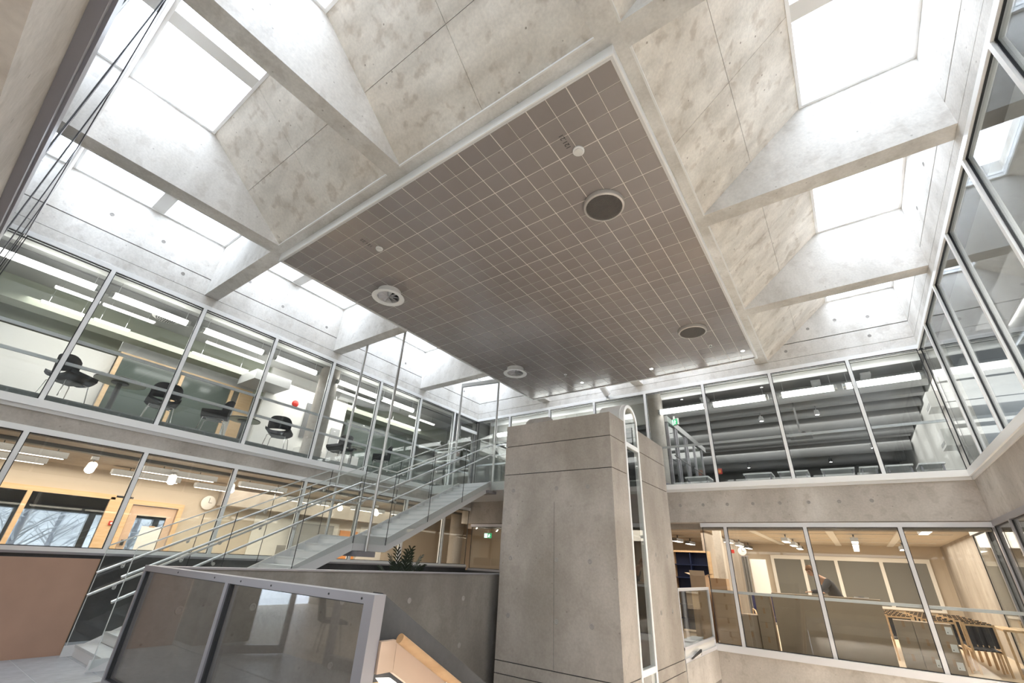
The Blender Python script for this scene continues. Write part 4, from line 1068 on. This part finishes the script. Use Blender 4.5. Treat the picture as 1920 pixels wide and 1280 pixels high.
obj('bounce_sheet', B(-11.8, -4.8, 14.5, 14.55, 6.1, 7.09), RWALL, c6_)  # white sheet added to catch the tubes' light and brighten these panes
for i, (a, b) in enumerate(((-4.25, -2.75), (-2.60, -1.03), (-0.75, 0.62), (0.75, 2.4))):
    tube_lamp(((a+b)/2, 14.0, 6.28), b-a, 'x', '%s bright tube lamp from the left behind the upper back glazing' % ORD[i], 'tube lamps behind the upper back glazing', 0.085)
for i, (a, b) in enumerate(((-11.0, -9.4), (-9.2, -7.6), (-7.4, -5.8))):
    tube_lamp(((a+b)/2, 14.0, 6.28), b-a, 'x', '%s tube lamp from the left behind the glazing left of the lift tower' % ORD[i], 'tube lamps left of the tower', 0.085)
for i, (x, y, z, lb) in enumerate(((-1.57, 16.5, 6.3, 'bright spot high in the second upper back pane'), (0.02, 16.5, 6.3, 'bright spot high in the third upper back pane'), (-3.29, 24.3, 6.3, 'bright spot low in the second upper back pane'), (-1.51, 26.7, 6.3, 'bright spot beside the third mullion of the upper back glazing'), (0.04, 24.2, 6.3, 'bright spot low in the middle of the third upper back pane'), (1.5, 22.0, 6.3, 'bright spot in the last upper back pane by the right wall'))):
    t = thing('hanging_spot', lb, 'spotlight', (x, y, z), 0, 'spots hanging in the upper back room')
    obj('head', MB().lathe([(0.06, 0.16), (0.075, 0.0), (0.06, 0.0), (0.05, 0.12)], n=18), LAMPBODY, t, True)
    obj('lens', MB().lathe([(0.058, 0.012), (0.058, 0.02)], n=18), SPOTG, t)
    obj('stem', MB().tube([(0, 0, 0.16), (0, 0, 7.1-z)], 0.01, 6), LAMPBODY, t)
t = thing('round_column', 'round concrete column at the back glazing right of the tower', 'column', (-4.45, 14.2, UZ))
obj('shaft', MB().lathe([(0.28, 0.0), (0.28, 3.14)], n=28), CONC, t, True); obj('collar', MB().lathe([(0.29, 0.0), (0.29, 0.08)], n=28), ALU, t, True)
w42 = struct('window_42')
for y in (14.6, 15.4, 15.6, 16.6, 16.8, 17.8, 18.9): obj('mullion', B(-4.24, -4.16, y-0.04, y+0.04, UZ, 6.1), ALU, w42)
obj('frame_rail', B(-4.26, -4.14, 14.5, 19.5, 6.1, 6.3), DUCT, w42)
for a, b in ((14.64, 15.36), (15.64, 16.56), (16.84, 17.76), (17.84, 18.86)): obj('pane', B(-4.205, -4.195, a, b, UZ, 6.1), GREENG if a > 17 else GLASS, w42)
for a, b in ((14.7, 16.5), (16.9, 18.8)): obj('pull_bar', MB().tube([(-4.08, a, 5.0), (-4.08, b, 5.0)], 0.02, 8), LAMPBODY, w42, True)
exit_sign((-4.1, 15.1, 6.22), -0.6, 'green and white exit sign over the glazed doors right of the tower')
t = thing('fire_hose_sign', 'red sign on the wall behind the upper back glazing', 'sign', (-3.92, 20.0, 5.3))
obj('plate', B(0, 0.2, -0.02, 0, 0, 0.22), REDM, t); obj('symbol', B(0.05, 0.15, -0.024, -0.02, 0.05, 0.17), ORANGEP, t)
t = thing('fire_extinguisher', 'red fire extinguisher low by the second mullion of the upper back glazing', 'extinguisher', (-3.75, 20.0, 3.95))
obj('cylinder', MB().lathe([(0.09, 0.0), (0.10, 0.05), (0.10, 0.45), (0.03, 0.55)], n=16), REDM, t, True); obj('valve', B(-0.03, 0.03, -0.05, 0.05, 0.55, 0.62), TRANSL, t)
for i, (a, b) in enumerate(((-3.9, -3.2), (-2.2, -1.45), (-1.30, -0.55), (-0.25, 0.5), (0.6, 1.0), (1.15, 1.7), (1.8, 2.3))):
    t = thing('white_desk', '%s white desk top from the left showing above the upper back sill' % ORD[i], 'desk', ((a+b)/2, 15.2, UZ), 0, 'white desks behind the upper back glazing')
    w_ = (b-a)/2
    obj('desktop', B(-w_, w_, -0.35, 0.35, 0.34, 0.38), WHITE, t)
    obj('modesty_panel', B(-w_, w_, 0.30, 0.33, 0.0, 0.34), WHITE, t)
    for sx in (-w_+0.05, w_-0.05): obj('leg', B(sx-0.02, sx+0.02, -0.3, -0.26, 0.0, 0.34), ALU, t)
t = thing('projector', 'dark ceiling projector behind the third pane of the upper back glazing', 'projector', (-0.55, 16.2, 5.55))
obj('body', B(-0.30, 0.30, -0.2, 0.2, 0.0, 0.16), LAMPBODY, t); obj('lens', MB().lathe([(0.06, -0.25), (0.06, -0.2)], (0.1, 0, 0.08), 16, 'y'), TRANSL, t); obj('pole', MB().tube([(0, 0, 0.16), (0, 0, 1.5)], 0.025, 8), LAMPBODY, t)
for z, lb in ((5.75, 'upper white wall unit by the right end of the upper back room'), (4.75, 'lower white wall unit by the right end of the upper back room')):
    t = thing('wall_unit', lb, 'wall unit', (2.60, 15.4, z)); obj('body', B(-0.12, 0.14, -0.35, 0.35, 0.0, 0.42), WPAINT, t); obj('grille', B(-0.125, -0.12, -0.28, 0.28, 0.06, 0.14), DUCT, t)

# ---- back, lower floor: store room with cartons and stacked chairs
wb3 = struct('wall_back.002', B(-12.0, 7.0, 24.7, 24.9, 0.0, 3.0), RWARM)
obj('concrete_wall', B(-4.3, -4.15, 17.5, 24.7, 0.0, 3.0), CONCT, wb3)
obj('side_wall', B(-12.2, -12.0, 18.4, 24.9, 0.0, 3.0), RWARM, wb3)
obj('side_wall', B(XR+0.3, XR+0.5, 16.4, 24.7, 0.0, 3.0), CONCT, wb3)
obj('downstand', B(-12.0, XR+0.3, YB+0.36, YB+0.75, 2.70, 2.999), CONCT, wb3)
obj('pier', B(-3.62, -3.40, 16.2, 16.45, 0.0, 2.95), CONC, wb3)
c7_ = struct('ceiling.007', B(-12.0, 7.0, YB+0.36, 24.9, 2.95, 3.0), RWARM)
for y in (16.5, 18.5, 20.5, 22.5): obj('board_joint', B(-12.0, XR, y-0.02, y+0.02, 2.935, 2.95), RWALL, c7_)
for x in (-2.6, -0.5, 1.2): obj('board_joint', B(x-0.1, x+0.1, YB+0.8, 24.6, 2.92, 2.95), WPAINT, c7_)
w43 = struct('window_43')
for x in (-3.1, -1.95, -0.75, 0.75, 2.2): obj('mullion', B(x-0.06, x+0.06, 24.55, 24.68, 0.8, 2.35), WPAINT, w43)
obj('frame_rail', B(-3.16, 2.26, 24.55, 24.68, 2.35, 2.5), WPAINT, w43); obj('frame_rail', B(-3.16, 2.26, 24.55, 24.68, 0.72, 0.8), WPAINT, w43)
for a, b in ((-3.04, -2.01), (-1.89, -0.81), (-0.69, 0.69), (0.81, 2.14)): obj('pane', B(a, b, 24.60, 24.62, 0.8, 2.35), GREYG, w43)
t = thing('whiteboard', 'bright white board standing at the back of the store room', 'whiteboard', (-3.3, 21.8, 0.85))
obj('panel', B(-0.28, 0.28, -0.02, 0.02, 0.0, 1.35), PAPER, t); obj('frame', B(-0.30, 0.30, 0.02, 0.04, -0.02, 1.37), ALUL, t); obj('foot', B(-0.25, 0.25, -0.2, 0.2, -0.85, -0.80), ALU, t)
obj('upright', B(-0.02, 0.02, 0.0, 0.02, -0.80, 0.0), ALU, t)
t = thing('dark_curtain', 'narrow dark hanging curtain beside the white board', 'curtain', (-3.72, 21.6, 0.0))
obj('cloth', MB().prism([(-0.12, -0.03), (-0.07, 0.03), (-0.02, -0.03), (0.03, 0.03), (0.08, -0.03), (0.12, 0.02), (0.12, 0.05), (0.07, 0.0), (0.03, 0.06), (-0.02, 0.0), (-0.07, 0.06), (-0.12, 0.0)], 2, 0.1, 2.3), LAMPBODY, t)
obj('rod', B(-0.15, 0.15, -0.01, 0.03, 2.3, 2.33), ALU, t)
t = thing('wall_clock', 'round wall clock near the ceiling of the store room', 'clock', (-3.82, 21.9, 2.50))
obj('case', MB().lathe([(0.16, -0.04), (0.16, 0.0)], n=24, axis='y'), WPAINT, t, True); obj('face', MB().lathe([(0.14, -0.045), (0.14, -0.04)], n=24, axis='y'), PAPER, t); obj('hand', B(-0.006, 0.006, -0.05, -0.046, 0, 0.11), TRANSL, t); obj('hand', B(0.0, 0.08, -0.05, -0.046, -0.006, 0.006), TRANSL, t)
t = thing('wall_sign', 'small red sign left of the wall clock in the store room', 'sign', (-4.05, 20.9, 2.38)); obj('plate', B(-0.11, 0.11, -0.01, 0.01, 0, 0.13), REDM, t); obj('bracket', B(-0.02, 0.02, 0.01, 0.05, 0.05, 0.08), ALU, t)
i = 0
LB = ('far left', 'second', 'third', 'fourth', 'rightmost')
for r, (x, ys_) in enumerate(((-5.8, (19.8, 21.6)), (-3.9, (19.9, 22.0, 24.0)), (-1.85, (18.9, 21.2, 23.4)), (0.07, (18.6, 20.2, 21.5, 22.6, 23.7)), (1.45, (14.7, 22.4)))):
    for k, y in enumerate(ys_):
        t = thing('box_lamp', '%s rectangular ceiling lamp from the glass in the %s row of the store room' % (ORD[k], LB[r]), 'lamp', (x, y, 2.70), 0, 'ceiling lamps in the store room')
        obj('housing', B(-0.10, 0.10, -0.45, 0.45, 0.01, 0.12), LAMPBODY, t); obj('diffuser', B(-0.085, 0.085, -0.43, 0.43, 0.0, 0.01), WLAMP, t)
        obj('suspension', B(-0.02, 0.02, -0.02, 0.02, 0.12, 0.245), LAMPBODY, t)
# bookcase with navy back
t = thing('bookcase', 'pine bookcase with navy back panels behind the cartons', 'bookcase', (-4.35, 16.1, 0.0))
for x in (-0.55, 0.55): obj('side', B(x-0.025, x+0.025, -0.16, 0.16, 0.0, 2.24), PINE, t)
obj('top', B(-0.525, 0.525, -0.16, 0.16, 2.19, 2.24), PINE, t); obj('back', B(-0.525, 0.525, 0.14, 0.16, 0.05, 2.19), NAVY, t); obj('divider', B(-0.012, 0.012, -0.14, 0.14, 0.05, 2.19), NAVY, t)
for z in (0.35, 0.72, 1.09, 1.46, 1.83): obj('shelf', B(-0.525, 0.525, -0.14, 0.14, z-0.012, z+0.012), NAVY, t)
# cartons
def carton(loc, w, d, h, label, mat=CARD, group='cardboard cartons in the store room', lab=False, rz=0.0, opened=False):
    t = thing('carton', label, 'box', loc, rz, group)
    obj('body', B(-w/2, w/2, -d/2, d/2, 0, h-0.004), mat, t)
    if opened:
        for s in (-1, 1): obj('flap', MB().prism([(s*w/2, h), (s*(w/2+0.14), h+0.05), (s*(w/2+0.14), h+0.055), (s*w/2, h+0.005)], 1, -d/2, d/2), CARDIN, t)
        obj('flap', MB().prism([(-d/2, h), (-d/2-0.02, h+0.12), (-d/2-0.015, h+0.12), (-d/2+0.005, h)], 0, -w/2, w/2), CARDIN, t)
    else:
        obj('flap', B(-w/2, w/2, -d/2, -0.002, h-0.004, h), mat, t); obj('flap', B(-w/2, w/2, 0.002, d/2, h-0.004, h), mat, t)
        obj('tape', B(-0.025, 0.025, -d/2-0.002, -d/2, h-0.12, h), TAPE, t)
    if lab: obj('label', B(w*0.08, w*0.42, -d/2-0.003, -d/2, h*0.40, h*0.85), PAPER, t); obj('print', B(w*0.16, w*0.20, -d/2-0.004, -d/2-0.003, h*0.48, h*0.55), TRANSL, t)
    return t
LV = ('bottom', 'second', 'third', 'top')
for k in range(4):
    carton((-3.72, 14.35, 0.302*k), 0.42, 0.42, 0.30, '%s carton of the stack behind the small lift guard' % LV[k])
    carton((-3.10, 14.45, 0.302*k), 0.56, 0.42, 0.30, '%s carton of the stack right of the small lift guard' % LV[k])
    carton((-2.20, 14.32, 0.302*k), 0.32, 0.40, 0.30, '%s carton of the narrow stack beside the large flat cartons' % LV[k], CARD2)
carton((-3.42, 15.2, 1.22), 0.5, 0.4, 0.28, 'carton lying on the rear stack under the pine bookcase')
carton((-3.42, 15.2, 0.0), 0.55, 0.5, 1.215, 'tall rear carton under the bookcase', CARD2)
carton((-3.74, 14.42, 1.212), 0.40, 0.40, 0.34, 'open carton with raised flaps on top of the left stack', CARD, opened=True)
carton((-2.58, 14.5, 0.0), 0.36, 0.5, 0.36, 'lower grey carton between the two carton stacks', CARD2)
carton((-2.58, 14.5, 0.362), 0.36, 0.5, 0.36, 'upper grey carton between the two carton stacks', CARD2)
carton((-1.43, 14.28, 0.0), 1.06, 0.34, 1.26, 'large flat carton standing left below the bending person', CARD2)
carton((-0.33, 14.28, 0.0), 1.10, 0.34, 1.27, 'large flat carton standing right below the bending person', CARD2)
for k in range(3):
    for j, x in enumerate((0.50, 0.82, 1.14)):
        carton((x, 14.30, 0.302*k), 0.31, 0.40, 0.30, '%s carton in the %s column of white labelled cartons' % (LV[k] if k < 2 else 'top', ('left', 'middle', 'right')[j]), CARD2, lab=(j == 2 or (j == 1 and k == 0)))
t = thing('cable_clip', 'small grey metal clip lying on the large flat carton', 'clip', (-0.12, 14.25, 1.274)); obj('bar', B(-0.14, 0.14, -0.02, 0.02, 0.0, 0.02), ALUL, t); obj('grip', B(-0.05, 0.05, -0.03, 0.03, 0.02, 0.04), LAMPBODY, t)
# stacked wooden chairs with black webbing
def web_chair(label, loc, rz):
    t = thing('webbed_chair', label, 'chair', loc, rz, 'wooden chairs with black webbing by the right partition')
    for sx in (-0.24, 0.24):
        obj('leg', MB().bar((sx, -0.24, 0.0), (sx, -0.22, 0.46), 0.035, 0.035), PINE, t)
        obj('leg', MB().bar((sx, 0.26, 0.0), (sx, 0.20, 0.92), 0.035, 0.035), PINE, t)
        obj('side_rail', MB().bar((sx, -0.24, 0.43), (sx, 0.24, 0.41), 0.03, 0.05), PINE, t)
    obj('front_rail', B(-0.24, 0.24, -0.25, -0.22, 0.40, 0.45), PINE, t)
    obj('back_rail', B(-0.24, 0.24, 0.185, 0.215, 0.87, 0.91), PINE, t); obj('back_rail', B(-0.24, 0.24, 0.20, 0.23, 0.50, 0.53), PINE, t)
    for k in range(5):
        x = -0.18+0.09*k
        obj('back_strap', MB().bar((x, 0.215, 0.49), (x, 0.19, 0.93), 0.07, 0.035, (0, 1, 0)), BLACKF, t)
        obj('seat_strap', MB().bar((x, -0.26, 0.45), (x, 0.22, 0.43), 0.07, 0.02), BLACKF, t)
    return t
wc = web_chair('frontmost wooden chair with black webbing facing away from the window row', (1.80, 15.25, 0.0), 3.25)
n = 0
for row in range(6):
    for k in range(3):
        x = 1.85-0.66*k; y = 15.25+0.62*row
        if row == 0 and k == 0: continue
        if k == 2 and row < 1: continue
        n += 1
        dup(wc, (x-0.04*row, y, 0.0), 3.25+0.04*((n*7) % 3-1), '%s webbed chair from the glass in the %s file of chairs' % (ORD[row], ('right', 'middle', 'left')[k]))
t = thing('side_table', 'low pine table at the right partition behind the webbed chairs', 'table', (2.36, 15.6, 0.0))
obj('tabletop', B(-0.18, 0.22, -0.6, 0.6, 0.82, 0.86), PINE, t)
for sx in (-0.15, 0.18):
    for sy in (-0.55, 0.55): obj('leg', B(sx-0.02, sx+0.02, sy-0.02, sy+0.02, 0, 0.82), PINE, t)
t = thing('armchair', 'navy armchair with pale wooden arms behind the left cartons', 'armchair', (-2.75, 18.0, 0.0), 0.3)
obj('seat', B(-0.3, 0.3, -0.28, 0.28, 0.36, 0.48), BLUEFAB, t); obj('backrest', B(-0.3, 0.3, 0.2, 0.32, 0.48, 1.05), BLUEFAB, t)
for sx in (-0.33, 0.33): obj('arm', MB().tube([(sx, -0.3, 0.0), (sx, -0.32, 0.58), (sx, -0.2, 0.64), (sx, 0.25, 0.66), (sx, 0.34, 0.0)], 0.022, 8), PINE, t, True)

# person bending over the cartons
def skin_body(name, verts, edges, radii, mat, parent, root=0, sub=2):
    me = bpy.data.meshes.new(name); me.from_pydata(verts, edges, []); o = link(name, me, parent)
    me.materials.append(mat)
    m = o.modifiers.new('skin', 'SKIN'); m.use_smooth_shade = True
    for i, r in enumerate(radii):
        sv = me.skin_vertices[0].data[i]; sv.radius = (r, r) if not isinstance(r, tuple) else r
        sv.use_root = (i == root)
    s = o.modifiers.new('sub', 'SUBSURF'); s.levels = sub; s.render_levels = sub
    dg = bpy.context.evaluated_depsgraph_get(); nm = bpy.data.meshes.new_from_object(o.evaluated_get(dg))
    o.modifiers.clear(); o.data = nm
    return o
pp = thing('person', 'person with brown hair in dark grey jacket bending over the large cartons', 'person', (-0.62, 15.05, 0.0))
# joints local: +x right, -y towards the cartons; leaning to the left (-x) and forward
pel = (0.10, 0.05, 0.98); sp1 = (0.04, 0.0, 1.18); sp2 = (-0.08, -0.08, 1.40); che = (-0.18, -0.14, 1.56); nek = (-0.30, -0.20, 1.68); hd0 = (-0.36, -0.23, 1.74)
lsh = (-0.10, -0.30, 1.58); lel = (-0.26, -0.48, 1.36); lwr = (-0.48, -0.62, 1.335)
rsh = (-0.20, 0.06, 1.60); rel = (-0.16, -0.20, 1.40); rwr = (-0.24, -0.55, 1.33)
lhp = (0.12, -0.06, 0.94); lkn = (0.10, -0.10, 0.52); lan = (0.13, -0.06, 0.09); lto = (0.09, -0.24, 0.04)
rhp = (0.14, 0.16, 0.94); rkn = (0.18, 0.14, 0.52); ran = (0.22, 0.20, 0.09); rto = (0.18, 0.03, 0.04)
V = [pel, sp1, sp2, che, nek, hd0, lsh, lel, lwr, rsh, rel, rwr, lhp, lkn, lan, lto, rhp, rkn, ran, rto]
Ed = [(0,1),(1,2),(2,3),(3,4),(4,5),(3,6),(6,7),(7,8),(3,9),(9,10),(10,11),(0,12),(12,13),(13,14),(14,15),(0,16),(16,17),(17,18),(18,19)]
Rd = [0.125, 0.12, 0.135, 0.14, 0.055, 0.055, 0.065, 0.045, 0.03, 0.065, 0.045, 0.03, 0.085, 0.058, 0.04, 0.04, 0.085, 0.058, 0.04, 0.04]
skin_body('body', V, Ed, Rd, SKIN, pp)
skin_body('jacket', [V[i] for i in (0, 1, 2, 3, 6, 7, 8, 9, 10, 11)], [(0,1),(1,2),(2,3),(3,4),(4,5),(5,6),(3,7),(7,8),(8,9)], [0.150, 0.142, 0.155, 0.158, 0.085, 0.062, 0.046, 0.085, 0.062, 0.046], JACKET, pp)
skin_body('trousers', [V[i] for i in (0, 12, 13, 14, 16, 17, 18)], [(0,1),(1,2),(2,3),(0,4),(4,5),(5,6)], [0.14, 0.10, 0.072, 0.058, 0.10, 0.072, 0.058], JEANS, pp)
hc = Vector((-0.43, -0.27, 1.80))
fx = Vector((-0.62, -0.62, -0.48)).normalized()       # looking down at the cartons
ux = (Vector((-0.35, -0.25, 0.9))-fx*Vector((-0.35, -0.25, 0.9)).dot(fx)).normalized(); sx_ = fx.cross(ux)
def hp(a, b, c): return hc+sx_*a+fx*b+ux*c
hm = MB(); n1, n2 = 16, 22
prof = MB()
for i in range(n1+1):
    th = math.pi*i/n1
    for j in range(n2):
        ph = 2*math.pi*j/n2
        a = 0.076*math.sin(th)*math.cos(ph); b = 0.098*math.sin(th)*math.sin(ph); c = 0.118*math.cos(th)
        if c < 0: a *= 1-0.30*(-c/0.118); b += 0.012*(-c/0.118)
        if b > 0.06 and abs(a) < 0.018 and -0.035 < c < 0.02: b += 0.024*(1-abs(a)/0.018)
        if b > 0.05 and abs(abs(a)-0.032) < 0.016 and 0.0 < c < 0.03: b -= 0.010
        hm.v.append(tuple(hp(a, b, c)))
hm.f = [(i*n2+j, i*n2+(j+1) % n2, (i+1)*n2+(j+1) % n2, (i+1)*n2+j) for i in range(n1) for j in range(n2)]
obj('head', hm, SKIN, pp, True)
for s in (-1, 1):
    e = MB().lathe([(0.004, -0.010), (0.011, 0.0), (0.004, 0.010)], tuple(hp(s*0.031, 0.084, 0.014)), 10); obj('eye', e, TRANSL, pp, True)
    q = MB().tube([hp(s*0.076, -0.005, 0.03), hp(s*0.088, -0.015, 0.012), hp(s*0.084, -0.005, -0.012), hp(s*0.074, 0.0, -0.028)], [0.008, 0.013, 0.011, 0.006], 8); obj('ear', q, SKIN, pp, True)
obj('mouth', MB().tube([hp(-0.024, 0.080, -0.058), hp(0, 0.090, -0.060), hp(0.024, 0.080, -0.058)], [0.003, 0.006, 0.003], 6), plain('lips', (0.40, 0.16, 0.13), 0.5), pp, True)
hr = MB()
for i in range(11):
    th = math.pi*0.62*i/10
    for j in range(n2):
        ph = 2*math.pi*j/n2; sy = math.sin(ph)
        k = 1.10+0.05*math.sin(5*ph+i)
        tt = th*(0.62 if sy > 0.3 else 1.0)
        hr.v.append(tuple(hp(0.078*k*math.sin(tt)*math.cos(ph), 0.100*k*math.sin(tt)*sy-0.006, 0.121*k*math.cos(tt)+0.004)))
hr.f = [(i*n2+j, i*n2+(j+1) % n2, (i+1)*n2+(j+1) % n2, (i+1)*n2+j) for i in range(10) for j in range(n2)]
obj('hair', hr, HAIR, pp, True)
for nm, wr, d in (('hand', lwr, Vector((-0.85, -0.5, -0.12))), ('hand', rwr, Vector((-0.3, -0.92, -0.12)))):
    d = d.normalized(); w = Vector(wr); sd = d.cross(Vector((0, 0, 1))).normalized()
    vs = [tuple(w), tuple(w+d*0.05), tuple(w+d*0.085)]; es = [(0, 1), (1, 2)]; rs = [(0.028, 0.020), (0.040, 0.016), (0.038, 0.014)]
    for q, (off, ln) in enumerate(((-0.030, 0.066), (-0.010, 0.078), (0.011, 0.073), (0.031, 0.058))):
        b = w+d*0.088+sd*off; k = len(vs)
        vs += [tuple(b), tuple(b+d*ln*0.5+Vector((0, 0, 0.004))), tuple(b+d*ln-Vector((0, 0, 0.014)))]; es += [(2, k), (k, k+1), (k+1, k+2)]; rs += [(0.010, 0.010), (0.009, 0.009), (0.0075, 0.0075)]
    k = len(vs); b = w+d*0.035-sd*0.036
    vs += [tuple(b), tuple(b-sd*0.022+d*0.028), tuple(b-sd*0.030+d*0.056)]; es += [(1, k), (k, k+1), (k+1, k+2)]; rs += [(0.012, 0.012), (0.011, 0.011), (0.009, 0.009)]
    skin_body('hand', vs, es, rs, SKIN, pp)
